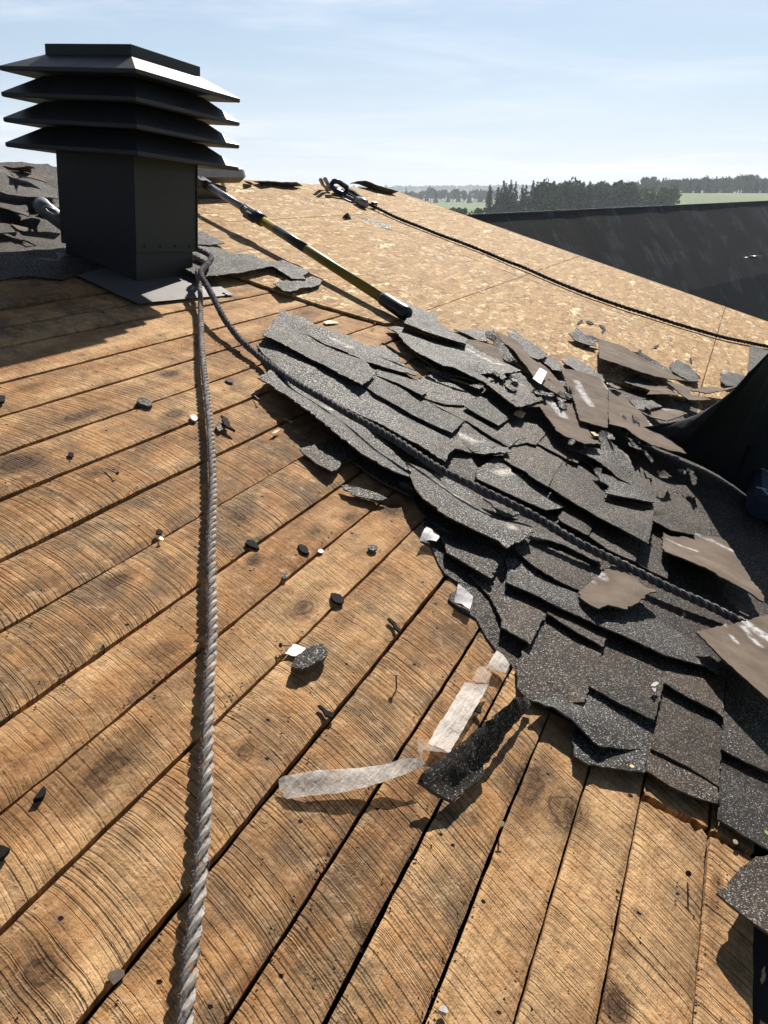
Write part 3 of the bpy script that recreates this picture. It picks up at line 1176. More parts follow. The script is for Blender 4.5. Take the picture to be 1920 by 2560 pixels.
e1 = cr('S', 557, 685)
e2 = cr('S', 688, 732)
e3 = cr('S', 800, 770)
e4 = cr('S', 958, 815)
s1 = cr('S', 503, 550)
s2 = cr('S', 665, 647)
print('osb pts', e1, e2, e3, e4, s1, s2)
g_ = .0028
panel([(e1[0], e1[1]), (e2[0], e2[1]), (e3[0], e3[1]), (e4[0], e4[1]), (3.46, 1.28 + g_), (5.85, 1.28 + g_), (5.85, 2.72 - g_), (3.5, 2.72 - g_), (3.2, 2.4)], 1)
panel([(3.48, 1.28 - g_), (3.6, .80), (3.9, .35), (4.2, -.16 + g_), (5.85, -.16 + g_), (5.85, 1.28 - g_)], 2)
panel([(5.86, 1.28 + g_), (8.10, 1.28 + g_), (8.10, 2.72 - g_), (5.86, 2.72 - g_)], 3)
panel([(5.86, -.16 + g_), (8.10, -.16 + g_), (8.10, 1.28 - g_), (5.86, 1.28 - g_)], 4)
panel([(4.3, -.16 - g_), (4.8, -1.2), (8.10, -1.2), (8.10, -.16 - g_)], 5)
panel([(3.6, 2.72 + g_), (5.85, 2.72 + g_), (5.85, ridgeU(5.85)), (4.0, ridgeU(4.0)), (3.6, ridgeU(3.6))], 6)
panel([(5.86, 2.72 + g_), (8.10, 2.72 + g_), (8.10, ridgeU(8.1)), (5.86, ridgeU(5.86))], 7)
# back slope and walls of the house
n3b = Vector((-n3.x, -n3.y, n3.z))
rp0, rp1 = W3(.2, ridgeU(.2), -.03), W3(8.1, ridgeU(8.1), -.03)
dn = (Vector((-u3.x, -u3.y, 0)).normalized() * -1)
back0 = rp0 + dn * 4.5 + Vector((0, 0, -1.35))
back1 = rp1 + dn * 4.5 + Vector((0, 0, -1.35))
me = mesh('back_slope', [rp0, rp1, back1, back0], [(0, 1, 2, 3)])
link('back_slope', me, M_GRAN, RE, Matrix.Identity(4))
f0, f1 = W3(-1.2, -2.6, -.16), W3(8.08, -2.6, -.16)
q0, q1 = W3(-1.2, ridgeU(.2), -.16), W3(8.08, ridgeU(8.1), -.16)
hs = mat_plain('house_siding', (.28, .25, .22), .8, 0, .1, 2, 0)
for a_, b_ in ((f0, f1), (f1, q1)):
    me = mesh('wall', [a_, b_, Vector((b_.x, b_.y, 0)), Vector((a_.x, a_.y, 0))], [(0, 1, 2, 3)])
    link('wall', me, hs, RE, Matrix.Identity(4))
# lower part of the slope, out of the picture to the right
sheet('shingle_sheet', [(-.5, -1.02, .004), (8.1, -1.2, .004), (8.1, -2.6, .004), (-.5, -2.6, .004)], [M_GRANB] * 3, RE, th=.03, g=.4, wav=.002)
sheet('shingle_sheet', [(.2, 2.30, .006), (2.2, 2.30, .006), (2.35, 2.22, .006), (3.35, 2.45, .006), (3.6, 2.75, .03), (3.85, ridgeU(3.8), .03), (.2, ridgeU(.2), .006)],
      [M_GRANB] * 3, RE, th=.006, g=.08, wav=.02, jag=.01)

# ------------------------------------------------------------------ roof vent
TILT = R(5.0)
c0 = on_roof(343, 714)
C0 = W3(*c0)
fwv = Vector((C0.x, C0.y, 0)).normalized()
RT = Matrix.Rotation(TILT, 3, fwv)
vd = RT @ Vector((d3.x, d3.y, 0))
vw = RT @ Vector((-d3.y, d3.x, 0))
vz = RT @ Vector((0, 0, 1))
VF = Matrix(((vd.x, vw.x, vz.x, C0.x), (vd.y, vw.y, vz.y, C0.y), (vd.z, vw.z, vz.z, C0.z), (0, 0, 0, 1)))
VE = empty('roof_vent', VF)
tag(VE, 'dark metal roof vent tower with four stacked louvre skirts, standing on the bare boards', 'roof vent')
SB = .40


def square_sweep(name, prof, mat, closed_top=False, bev=0):
    vs, fs = [], []
    for (o, c) in prof:
        for (a, b) in ((-o, -o), (SB + o, -o), (SB + o, SB + o), (-o, SB + o)):
            vs.append((a, b, c))
    for k in range(len(prof) - 1):
        for j in range(4):
            j2 = (j + 1) % 4
            fs.append((k * 4 + j, k * 4 + j2, k * 4 + 4 + j2, k * 4 + 4 + j))
    if closed_top:
        k = len(prof) - 1
        fs.append((k * 4, k * 4 + 1, k * 4 + 2, k * 4 + 3))
    me = mesh(name, vs, fs)
    bm = bmesh.new()
    bm.from_mesh(me)
    bmesh.ops.recalc_face_normals(bm, faces=bm.faces[:])
    bm.to_mesh(me)
    bm.free()
    return link(name, me, mat, VE, VF)


square_sweep('base_box', [(-.012, -.22), (-.012, .20)], M_METAL)
square_sweep('sleeve', [(-.010, .135), (0.0, .132), (0.0, .50), (-.02, .50)], M_METAL)
for k, c in enumerate((.49, .58, .67)):
    square_sweep('louvre', [(.02, c + .004), (.128, c - .004), (.132, c), (.132, c + .012), (.022, c + .088), (.0, c + .088)], M_METAL)
square_sweep('cap', [(.02, .764), (.128, .757), (.132, .76), (.132, .773), (.012, .835), (.012, .872), (.004, .874)], M_METAL, True)
for (a, b) in ((-.002, -.002), (SB + .002, -.002)):
    MB().box((a, b, .32), (.006, .006, .36)).build('seam', M_METAL, VE, VF)
for k in range(4):
    for zc in (.155, .185):
        MB().tube([(.05 + k * .10, -.003, zc), (.05 + k * .10, -.008, zc)], .0045, 8).build('rivet', M_METAL, VE, VF) if zc < .16 else MB().tube([(-.003, .05 + k * .10, .155), (-.008, .05 + k * .10, .155)], .0045, 8).build('rivet', M_METAL, VE, VF)
# flashing plate lying on the boards
fl = [cr('S', 347, 758, .016), cr('S', 585, 736, .010), cr('S', 511, 689, .008)]
fl.append((fl[2][0], 2.62, .006))
fl.append((2.47, 2.62, .006))
fo = sheet('flashing', fl, [M_FLASH] * 3, VE, th=.0016, g=.08, jag=.0006, wav=.003, smooth=False)
for (x_, y_) in ((431, 742), (560, 731), (566, 735), (385, 752)):
    q = cr('S', x_, y_, .014)
    MB().tube([W3(q[0], q[1], .008), W3(q[0], q[1], .015)], .006, 8).build('screw', M_NAIL, VE, Matrix.Identity(4))

# ------------------------------------------------------------------ ropes
def smooth_path(P, step):
    P = [Vector(q) for q in P]
    out = []
    ext = [P[0] * 2 - P[1]] + P + [P[-1] * 2 - P[-2]]
    for i in range(1, len(ext) - 2):
        a, b, c, d = ext[i - 1:i + 3]
        k = max(2, int((c - b).length / step))
        for j in range(k):
            t_ = j / k
            out.append(.5 * ((2 * b) + (-a + c) * t_ + (2 * a - 5 * b + 4 * c - d) * t_ ** 2 + (-a + 3 * b - 3 * c + d) * t_ ** 3))
    out.append(P[-1])
    return out


def rope(name, P, r, mat, label, pitch=.09, seg=9, step=.007, fuzz=True, parent=None, cat='rope'):
    pts = smooth_path(P, step)
    n = len(pts)
    T = [(pts[min(i + 1, n - 1)] - pts[max(i - 1, 0)]).normalized() for i in range(n)]
    X = T[0].cross(Vector((0, 0, 1))).normalized()
    V, F, ST, YN = [], [], [], []
    frames = []
    s = 0
    for i in range(n):
        X = (X - T[i] * X.dot(T[i])).normalized()
        Y = T[i].cross(X)
        if i:
            s += (pts[i] - pts[i - 1]).length
        frames.append((pts[i], X.copy(), Y, s))
    for k in range(3):
        b = len(V)
        for (p_, X_, Y_, s_) in frames:
            a = 2 * math.pi * (s_ / pitch + k / 3)
            cdir = X_ * math.cos(a) + Y_ * math.sin(a)
            tdir = (-X_ * math.sin(a) + Y_ * math.cos(a))
            rr = r * (.57 + .09 * noise.noise(Vector((s_ * 30, k, 0))))
            cc = p_ + cdir * r * .47
            for j in range(seg):
                f = 2 * math.pi * j / seg
                q = cc + cdir * math.cos(f) * rr + tdir * math.sin(f) * rr
                q = q + (q - cc).normalized() * (r * .13 * noise.noise(q * 190))
                V.append(q)
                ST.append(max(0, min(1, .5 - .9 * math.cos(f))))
                YN.append(s_ * 420 + f * 5)
        for i in range(n - 1):
            for j in range(seg):
                j2 = (j + 1) % seg
                F.append((b + i * seg + j, b + i * seg + j2, b + (i + 1) * seg + j2, b + (i + 1) * seg + j))
        F.append(tuple(b + j for j in reversed(range(seg))))
        F.append(tuple(b + (n - 1) * seg + j for j in range(seg)))
    nb = len(V)
    if fuzz:
        rg = random.Random(name + label)
        for q in range(int(s * 1500)):
            i = rg.randrange(n - 1)
            p_, X_, Y_, s_ = frames[i]
            a = rg.random() * 6.283
            dr = X_ * math.cos(a) + Y_ * math.sin(a)
            st = p_ + dr * r * .92
            en = st + (dr * rg.uniform(.10, .45) + T[i] * rg.uniform(-.6, .6)) * r
            wv_ = T[i] * .00035
            b = len(V)
            V += [st - wv_, st + wv_, en]
            ST += [0, 0, 0]
            YN += [0, 0, 0]
            F.append((b, b + 1, b + 2))
    me = mesh(name, V, F, True)
    fattr(me, 'strand', ST)
    fattr(me, 'yarn', YN)
    o = link(name, me, mat, parent)
    if parent is None:
        tag(o, label, cat)
    return o


def dpath(lst, h):
    out = []
    for q in lst:
        hh = q[2] if len(q) > 2 else h
        out.append(W3(*on_roof(q[0] * 1.1573, q[1] * 1.1573, hh)))
    return out


r1 = [W3(3.18, 2.30, .045), W3(3.11, 2.10, .05)] + dpath([(427, 585, .07), (430, 608, .055), (433, 640, .042), (434, 690, .031), (437, 760, .031), (444, 830, .031), (452, 900, .031), (457, 975, .031), (460, 1050, .031),
            (458, 1120, .031), (456, 1200, .031), (458, 1300, .031), (458, 1380, .031), (453, 1460, .031), (449, 1560, .031), (447, 1650, .031), (443, 1750, .031),
            (436, 1850, .031), (427, 1950, .031), (414, 2060, .031), (404, 2150, .031), (396, 2260, .031), (388, 2380, .031)], .031)
rope('rope', r1, .0106, M_ROPE, 'thick pale grey twisted rope running down the bare boards to the bottom edge', pitch=.078)
r2 = [W3(3.20, 2.30, .075), W3(3.13, 2.10, .085)] + dpath([(434, 588, .095), (446, 615, .085), (462, 645, .075), (480, 680, .06), (500, 710, .045), (524, 738, .035), (560, 770, .028), (600, 800, .036), (650, 833, .05),
            (700, 862, .055), (750, 892, .058), (850, 948, .066), (950, 1013, .068), (1050, 1063, .07), (1150, 1113, .06), (1250, 1173, .050),
            (1350, 1222, .040), (1450, 1272, .034), (1530, 1308, .030), (1590, 1338, .026), (1680, 1385, .02)], .03)
rope('rope', r2, .0128, M_ROPE2, 'dusty grey rope lying diagonally across the torn black shingles', pitch=.070)
r3 = dpath([(748, 415, .05), (775, 432, .045), (810, 447, .04), (855, 469, .035), (900, 487, .035), (950, 507, .033), (1000, 525, .036), (1050, 545, .034), (1100, 566, .036), (1130, 577, .038),
            (1200, 608, .034), (1260, 632, .036), (1300, 647, .034), (1350, 664, .036), (1400, 680, .034), (1450, 696, .034), (1500, 711, .034), (1560, 728, .034), (1620, 741, .034), (1700, 757, .034)], .035)
rope('rope', r3, .0140, M_ROPE3, 'thin black rope stretched across the strand board below the roof edge', pitch=.10, seg=7, step=.018, fuzz=False)

# rope grab and carabiner at the upper end of the black rope
gq = on_roof(745 * 1.1573, 412 * 1.1573, .05)
GM = FRAME @ Matrix.Translation(gq)
ge = empty('rope_grab', GM)
tag(ge, 'dark steel rope grab with white webbing loops near the ridge', 'rope grab')


def ring(c_, rx, ry, a0, tilt, rad, seg=18, m=None):
    pts = []
    for k in range(seg + 1):
        a = 2 * math.pi * k / seg
        x_, y_ = math.cos(a) * rx, math.sin(a) * ry
        ca, sa = math.cos(a0), math.sin(a0)
        pts.append((c_[0] + ca * x_ - sa * y_, c_[1] + sa * x_ + ca * y_, c_[2] + tilt * x_))
    return pts


def rel(px, py, h):
    q = on_roof(px, py, h)
    return (q[0] - gq[0], q[1] - gq[1], q[2] - gq[2])


QP = lambda x_, y_, h: rel(780 + x_ * .1808, 430 + y_ * .1808, h)
M_BLUE = mat_plain('dark_blue_steel', (.020, .035, .085), .35, .4, .2, 60, .05)
MB().tube([QP(275, 160, .10), QP(300, 130, .13), QP(360, 128, .13), QP(480, 210, .10), QP(470, 260, .06), QP(420, 300, .04), QP(330, 260, .05), QP(270, 200, .08), QP(275, 160, .10)], .022, 8, False).build('hook', M_BLUE, ge, GM, True)
MB().tube([QP(300, 230, .05), QP(430, 270, .05)], [.05, .045], 8, flat=.5).build('body', M_BLUE, ge, GM, True)
MB().tube([QP(120, 110, .12), QP(150, 170, .06), QP(200, 225, .03), QP(250, 240, .04)], .017, 7).build('webbing', M_WHITE, ge, GM, True)
MB().tube([QP(180, 100, .14), QP(210, 150, .09), QP(235, 200, .06), QP(260, 230, .05)], .018, 7).build('webbing', M_WHITE, ge, GM, True)
MB().tube([QP(430, 310, .03), QP(430, 370, .02), QP(520, 410, .02), QP(640, 430, .03), QP(620, 395, .03), QP(520, 345, .04), QP(440, 310, .03)], .010, 7, False).build('shackle', M_ALU, ge, GM, True)
MB().tube([QP(490, 255, .06), QP(580, 300, .06), QP(660, 360, .05), QP(740, 420, .05)], .026, 8).build('eye_splice', M_ROPE3, ge, GM, True)
MB().tube([QP(630, 385, .05), QP(700, 420, .05), QP(740, 450, .05)], [.030, .040, .030], 8).build('knot', M_ALU, ge, GM, True)
MB().box(QP(860, 445, .05), (.07, .03, .04)).build('clip', M_BLKP, ge, GM)

# ------------------------------------------------------------------ extension pole
pa = W3(*on_roof(430 * 1.1573, 388 * 1.1573, .16))
pb = W3(*on_roof(882 * 1.1573, 681 * 1.1573, .055))
pax = (pb - pa).normalized()
py_ = Vector((0, 0, 1)).cross(pax).normalized()
pz_ = pax.cross(py_)
PMX = Matrix(((pax.x, py_.x, pz_.x, pa.x), (pax.y, py_.y, pz_.y, pa.y), (pax.z, py_.z, pz_.z, pa.z), (0, 0, 0, 1)))
PL = (pb - pa).length
print('pole', PL, pa, pb)
PE = empty('extension_pole', PMX)
tag(PE, 'yellow and black telescopic pole lying on the strand board behind the vent', 'pole')


def along_pole(px, py):
    """distance along the pole of the point seen at px,py"""
    r = ray(px, py)
    best = min(range(0, 401), key=lambda k: (lambda q: abs(q.cross(r).length / q.length))((pa + pax * PL * k / 400) - Vector((0, 0, CAMZ))))
    return PL * best / 400


t1 = along_pole(524, 455)
t2 = along_pole(608, 530)
t3 = along_pole(655, 555)
t4 = along_pole(955, 757)
tb = along_pole(688, 575)
tc_ = along_pole(765, 625)
seg_ = lambda a, b, r0, r1_=None, n_=14: MB().tube([(a, 0, 0), (b, 0, 0)], [r0, r1_ or r0], n_)
seg_(-.5, t1, .015).build('inner_tube', M_ALU, PE, PMX, True)
seg_(t1 - .02, t2, .020).build('middle_tube', M_ALU, PE, PMX, True)
MB().tube([(t1 - .07, 0, 0), (t1 + .03, 0, 0)], .030, 10).box((t1 - .02, -.03, .01), (.05, .04, .04)).build('collar', M_BLKP, PE, PMX)
MB().tube([(t2 - .02, 0, 0), (t2, 0, 0), (t2 + .10, 0, 0), (t2 + .11, 0, 0), (t3, 0, 0)], [.024, .030, .030, .036, .034], 12).box((t2 + .12, -.035, .0), (.10, .04, .035)).build('clamp', M_BLKP, PE, PMX, True)
MB().box((t2 + .05, -.03, .026), (.03, .006, .012)).build('button', M_WHITE, PE, PMX)
seg_(t3, t4, .0250).build('fibreglass_tube', M_YEL, PE, PMX, True)
seg_(tb, tc_, .0256).build('label_wrap', M_BLKP, PE, PMX, True)
q_ = [(t4 - .02, .029), (t4, .034), (t4 + .10, .035), (PL - .03, .038), (PL - .006, .034), (PL, .022)]
MB().tube([(a, 0, 0) for a, b in q_], [b for a, b in q_], 14).build('grip', M_BLKP, PE, PMX, True)

# ------------------------------------------------------------------ ridge vent box behind the tower and the pipe on the left
hb = cr('S', 560, 490, 0)
hbm = FRAME @ Matrix.Translation((hb[0] + 0.0, hb[1], .02))
he = empty('ridge_vent', hbm)
tag(he, 'low dark metal box vent on the ridge just behind the tall vent tower', 'roof vent')
PX = lambda x_, y_, h: (lambda q: (q[0] - hb[0], q[1] - hb[1], q[2] - .02))(on_roof(480 + x_ * .1808, 420 + y_ * .1808, h))
a_, b_ = Vector(PX(-300, 55, .16)), Vector(PX(600, 65, .16))
MB().tube([a_, a_.lerp(b_, .93), b_], [.105, .105, .085], 8, flat=.62).build('hood', mat_plain('weathered_hood', (.05, .045, .042), .5, .1, .4, 20, .2), he, hbm)
MB().box((a_ + b_) * .5 + Vector((-.05, 0, -.12)), (.40, .16, .10)).build('neck', M_BLKP, he, hbm)
MB().tube([PX(405, 150, .10), PX(455, 320, .012)], .014, 6).build('strut', M_ALU, he, hbm)
MB().tube([PX(250, 320, .012), PX(480, 335, .012)], .012, 6).build('foot', M_ALU, he, hbm)

lq = cr('L', 640, 760, 0)
PIM = FRAME @ Matrix.Translation((lq[0], lq[1], .03))
pe = empty('vent_pipe', PIM)
tag(pe, 'grey plastic pipe bend lying on old shingles left of the vent tower', 'pipe')
LP = lambda x_, y_, h: (lambda q: (q[0] - lq[0], q[1] - lq[1], q[2] - .03))(on_roof(0 + x_ * .1808, 400 + y_ * .1808, h))
M_PVC = mat_plain('grey_plastic', (.15, .155, .17), .4, 0, .15, 30, .05)
MB().tube([LP(575, 690, .05), LP(560, 640, .07), LP(580, 625, .09), LP(640, 690, .09), LP(760, 780, .07), LP(900, 880, .05)], [.020, .034, .036, .035, .036, .038], 12).build('bend', M_PVC, pe, PIM, True)
MB().tube([LP(610, 660, .12), LP(640, 645, .14), LP(730, 680, .14), LP(800, 740, .12), LP(740, 760, .11), LP(660, 720, .11), LP(610, 660, .12)], .006, 7, False).build('rim', M_ALU, pe, PIM, True)

# ------------------------------------------------------------------ shingles still on the roof
SF = empty('shingle_patch', FRAME @ Matrix.Translation((2.2, .1, 0)))
tag(SF, 'ragged patch of black shingles still nailed over the boards', 'shingles')
G3 = [M_GRAN, M_BACK, M_EDGE]
GL = [M_GRANL, M_BACK, M_EDGE]
GB = [M_GRANB, M_BACK, M_EDGE]
BK = [M_BACK, M_GRAN, M_EDGE]


def att(crop, lst, mats=None, g=.022, th=.004, wav=.004, jag=.003, h=None, tar=None):
    return sheet('shingle', cs(crop, lst, h), mats or GB, SF, th=th, g=g, wav=wav, jag=jag, tar=tar)


base = (cs('r4', [(1050, 1060), (1005, 1120), (1035, 1215), (1060, 1260), (1100, 1310)], .005) +
        cs('Dd', [(240, 610), (275, 690), (215, 830), (320, 880), (360, 980), (400, 1070), (470, 1180), (610, 1275), (500, 1440), (610, 1530), (790, 1640)], .006) +
        cs('F', [(60, 570), (170, 720), (330, 870), (385, 950), (392, 1120), (500, 1230), (700, 1340)], .006) +
        cs('r6', [(790, 1010), (785, 1150), (850, 1190), (1000, 1212), (1100, 1226)], .008) +
        cs('G', [(470, 500), (1165, 800), (1180, 960), (1500, 1160), (1800, 1330)], .005))
base += [(1.55, -.95, .004), (4.9, -1.1, .004), (4.5, -.5, .004), (4.0, .1, .003), (3.75, .45, .003), (3.4, .75, .003), (3.2, .90, .003)]
base += cs('B', [(560, 720), (200, 640), (-100, 500)], .006) + cs('r4', [(700, 350), (400, 330), (150, 260), (110, 290), (240, 440), (480, 590), (700, 720), (900, 900)], .006)
sheet('shingle_underlay', base, [M_GRANB, M_BACK, M_EDGE], SF, th=.004, g=.035, wav=.0035, jag=.006)

# tabs of the courses nearest the torn edge (lifted at the exposed edge, tucked in behind)
att('F', [(-120, -60, .012), (100, 165, .014), (228, 420, .018), (215, 492, .026), (370, 570, .028), (520, 668, .028), (640, 430, .022), (728, 240, .014), (500, 120, .010), (280, 0, .009), (60, -140, .009)])
att('F', [(715, 270, .014), (692, 345, .024), (980, 520, .027), (1283, 688, .028), (1335, 515, .018), (1180, 430, .012), (900, 300, .011)], GB)
att('F', [(690, 350, .010), (590, 560, .013), (470, 700, .012), (372, 878, .017), (388, 1000, .02), (392, 1115, .022), (500, 1232, .022), (640, 1262, .020), (860, 1275, .018), (1078, 1272, .024), (1160, 1080, .016), (1255, 770, .016), (1285, 690, .009), (980, 510, .008)], GB)
att('r6', [(940, 575, .010), (905, 680, .014), (852, 838, .026), (1000, 920, .028), (1148, 990, .030), (1185, 850, .018), (1203, 690, .012), (1070, 620, .010)], GB)
att('r6', [(1205, 700, .011), (1190, 822, .026), (1320, 895, .027), (1420, 945, .026), (1458, 978, .028), (1466, 760, .013), (1340, 700, .010)], GB)
att('r6', [(785, 985, .012), (780, 1070, .018), (787, 1150, .020), (850, 1190, .022), (1000, 1213, .022), (1104, 1228, .024), (1118, 1100, .016), (1130, 1000, .010), (1000, 925, .009), (860, 850, .009)], GL)
att('G', [(470, 60, .012), (455, 300, .015), (460, 500, .020), (700, 650, .023), (1000, 775, .024), (1163, 822, .025), (1172, 620, .019), (1188, 450, .014), (1020, 330, .012), (720, 160, .010)], GB)
att('G', [(1192, 470, .013), (1178, 700, .018), (1172, 975, .020), (1330, 1070, .021), (1500, 1180, .021), (1800, 1350, .02), (1820, 820, .012), (1500, 620, .011)], G3)
att('r6', [(1190, 840, .008), (1160, 990, .013), (1130, 1120, .020), (1300, 1200, .022), (1440, 1290, .022), (1450, 1150, .016), (1455, 990, .009), (1300, 905, .008)], GB)
att('r6', [(1472, 800, .009), (1455, 990, .014), (1448, 1120, .02), (1560, 1180, .02), (1700, 1240, .02), (1700, 900, .01), (1560, 830, .009)], G3)
att('r6', [(590, 905, .034), (640, 897, .026), (760, 870, .016), (860, 855, .014), (1120, 1000, .012), (1112, 1110, .014), (1060, 1125, .018), (985, 1122, .026), (900, 1108, .038), (832, 1045, .038), (775, 985, .038), (690, 930, .038)], GL, jag=.006)
# the long pale course
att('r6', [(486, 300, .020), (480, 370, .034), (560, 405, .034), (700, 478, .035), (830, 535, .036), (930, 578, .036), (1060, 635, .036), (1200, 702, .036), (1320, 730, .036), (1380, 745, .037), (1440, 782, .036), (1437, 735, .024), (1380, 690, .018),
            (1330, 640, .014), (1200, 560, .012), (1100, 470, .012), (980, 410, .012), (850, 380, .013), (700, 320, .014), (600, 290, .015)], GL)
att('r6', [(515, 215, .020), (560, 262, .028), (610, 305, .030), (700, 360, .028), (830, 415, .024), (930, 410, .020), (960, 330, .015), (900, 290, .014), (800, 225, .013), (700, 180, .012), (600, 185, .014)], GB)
att('Dd', [(1120, 1130, .016), (1090, 1040, .016), (1190, 1010, .015), (1430, 1090, .018), (1420, 1170, .02), (1660, 1300, .018), (1640, 1440, .018), (1350, 1270, .02)], GL)
att('Dd', [(870, 1260, .010), (1090, 1040, .010), (1110, 1250, .012), (1300, 1330, .012), (1560, 1480, .012), (1500, 1659, .02), (1050, 1640, .018), (1020, 1530, .018), (960, 1420, .018)], GB)
# courses further up
att('Cc', [(60, 350, .028), (180, 430, .034), (300, 490, .038), (420, 580, .042), (545, 648, .046), (575, 580, .036), (612, 512, .028), (700, 375, .018), (500, 262, .016), (240, 160, .015), (150, 250, .018)], GB)
att('Cc', [(552, 655, .046), (680, 735, .046), (800, 805, .046), (940, 885, .048), (1050, 960, .050), (1300, 1090, .054), (1450, 1170, .058), (1580, 1242, .060), (1612, 1080, .05), (1638, 885, .032), (1500, 870, .03), (1400, 832, .028), (1150, 722, .024), (1180, 640, .018), (880, 440, .017), (702, 378, .019), (616, 512, .028)], GB)
att('Cc', [(430, 205, .018), (545, 92, .016), (620, 112, .015), (700, 220, .014), (868, 360, .018), (845, 408, .030), (740, 370, .028), (640, 312, .026), (520, 250, .024)], GB)
att('Cc', [(-90, 90, .022), (60, -90, .014), (200, -60, .012), (400, 10, .012), (530, 82, .014), (415, 210, .026), (330, 190, .024), (235, 155, .024), (140, 240, .028), (20, 170, .026)], GB)
att('Cc', [(740, 850, .012), (900, 900, .013), (1050, 970, .015), (1000, 1070, .020), (958, 1152, .027), (820, 1090, .024), (690, 1020, .022), (640, 970, .018)], GB)
att('Cc', [(1058, 1015, .012), (1280, 1100, .013), (1500, 1222, .014), (1470, 1330, .020), (1445, 1425, .026), (1310, 1370, .024), (1180, 1310, .022), (968, 1162, .018)], GB)
att('Cc', [(1505, 1225, .010), (1800, 1380, .011), (1780, 1600, .022), (1600, 1520, .020), (1450, 1430, .016)], GB)
att('Cc', [(335, 1175, .022), (400, 1110, .018), (520, 1110, .016), (700, 1165, .015), (900, 1270, .016), (1105, 1400, .020), (1075, 1445, .028), (940, 1370, .026), (800, 1300, .026), (680, 1240, .026), (540, 1200, .026), (440, 1200, .024)], GB)
att('Cc', [(-10, 870, .022), (20, 820, .022), (110, 860, .022), (235, 930, .024), (190, 950, .034), (100, 962, .036), (40, 925, .032)], GB)
att('r5', [(390, 695, .018), (640, 880, .018), (740, 990, .018), (730, 1060, .03), (900, 1150, .03), (1100, 1260, .03), (1300, 1300, .02), (1330, 1200, .016), (1100, 1010, .015), (900, 880, .015), (700, 820, .015)], GB)
att('r5', [(745, 1050, .020), (860, 1090, .030), (1000, 1135, .034), (990, 1190, .03), (1040, 1210, .02), (1320, 1330, .02), (1330, 1200, .012), (1140, 1060, .010), (960, 980, .012)], GB)
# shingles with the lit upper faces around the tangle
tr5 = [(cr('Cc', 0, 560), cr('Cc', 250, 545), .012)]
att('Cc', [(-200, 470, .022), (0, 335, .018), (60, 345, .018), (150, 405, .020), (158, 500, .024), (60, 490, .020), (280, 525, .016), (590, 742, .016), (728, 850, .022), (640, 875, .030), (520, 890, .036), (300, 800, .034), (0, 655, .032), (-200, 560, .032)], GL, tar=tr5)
att('B', [(1000, 1210, .018), (1040, 1170, .016), (1100, 1128, .014), (1250, 1210, .014), (1400, 1310, .014), (1570, 1395, .018), (1380, 1420, .020), (1180, 1452, .022), (960, 1310, .022), (850, 1238, .022)], G3)
att('B', [(-40, 700, .030), (200, 640, .018), (410, 752, .016), (640, 885, .016), (850, 1003, .016), (1092, 1122, .020), (1030, 1178, .034), (955, 1252, .040), (780, 1172, .036), (520, 1052, .032), (370, 965, .030), (160, 855, .030)], G3)
att('B', [(650, 885, .012), (860, 970, .010), (1080, 978, .010), (1330, 1110, .011), (1440, 1185, .014), (1640, 1275, .014), (1560, 1392, .028), (1400, 1312, .026), (1110, 1132, .022), (850, 1002, .020)], GB)
att('B', [(160, 602, .020), (210, 560, .018), (400, 605, .018), (580, 705, .020), (700, 832, .030), (640, 868, .032), (520, 800, .028), (400, 742, .026), (180, 655, .026)], G3)
att('B', [(555, 732, .014), (640, 690, .014), (765, 637, .015), (870, 705, .016), (1000, 760, .016), (1100, 820, .018), (1200, 890, .018), (1160, 960, .015), (1060, 972, .015), (880, 962, .015), (650, 882, .022), (690, 842, .022), (610, 780, .018)], GL)
att('B', [(1080, 968, .028), (1200, 905, .018), (1250, 872, .018), (1400, 930, .018), (1500, 990, .018), (1592, 1062, .022), (1520, 1120, .030), (1440, 1172, .036), (1330, 1112, .034), (1200, 1042, .032)], G3)
att('B', [(1480, 1180, .016), (1592, 1075, .014), (1720, 1130, .014), (1900, 1230, .014), (1800, 1340, .022), (1560, 1390, .022), (1660, 1290, .02)], GB)
print('part2 ok')
#PART3
# ------------------------------------------------------------------ loose, torn shingles (each its own thing)
def loose(crop, lst, label, mats=None, g=.022, th=.0045, wav=.009, jag=.006, tar=None, name='torn_shingle', cat='shingle', group='torn shingles'):
    return sheet(name, cs(crop, lst), mats or G3, None, th=th, g=g, wav=wav, jag=jag, tar=tar, label=label, cat=cat, group=group)


def dabs(crop, segs):
    return [(cr(crop, a, b), cr(crop, c, d), w_) for (a, b, c, d, w_) in segs]


loose('r4', [(355, 905, .020), (372, 925, .022), (450, 980, .028), (545, 1032, .034), (590, 1005, .028), (600, 985, .026), (660, 960, .026), (722, 925, .028), (650, 870, .018), (600, 835, .016), (565, 835, .016), (470, 870, .018)],
      'nearly square black shingle tab lying on the boards under the long curled strip', GB)
loose('r4', [(105, 482, .042), (190, 530, .050), (290, 605, .055), (380, 670, .060), (470, 735, .062), (560, 800, .064), (640, 860, .064), (720, 930, .064), (850, 1010, .062), (940, 1055, .058), (1010, 1075, .050), (1030, 1052, .030),
             (1062, 1030, .016), (960, 960, .014), (830, 862, .014), (730, 770, .015), (640, 700, .015), (560, 630, .016), (480, 575, .017), (400, 545, .02), (300, 500, .024), (230, 468, .028), (180, 443, .032), (150, 462, .036)],
      'longest curled shingle strip, nearest the bare boards and just below the diagonal rope', GL, tar=dabs('r4', [(500, 690, 560, 700, .010), (240, 560, 420, 690, .008)]))
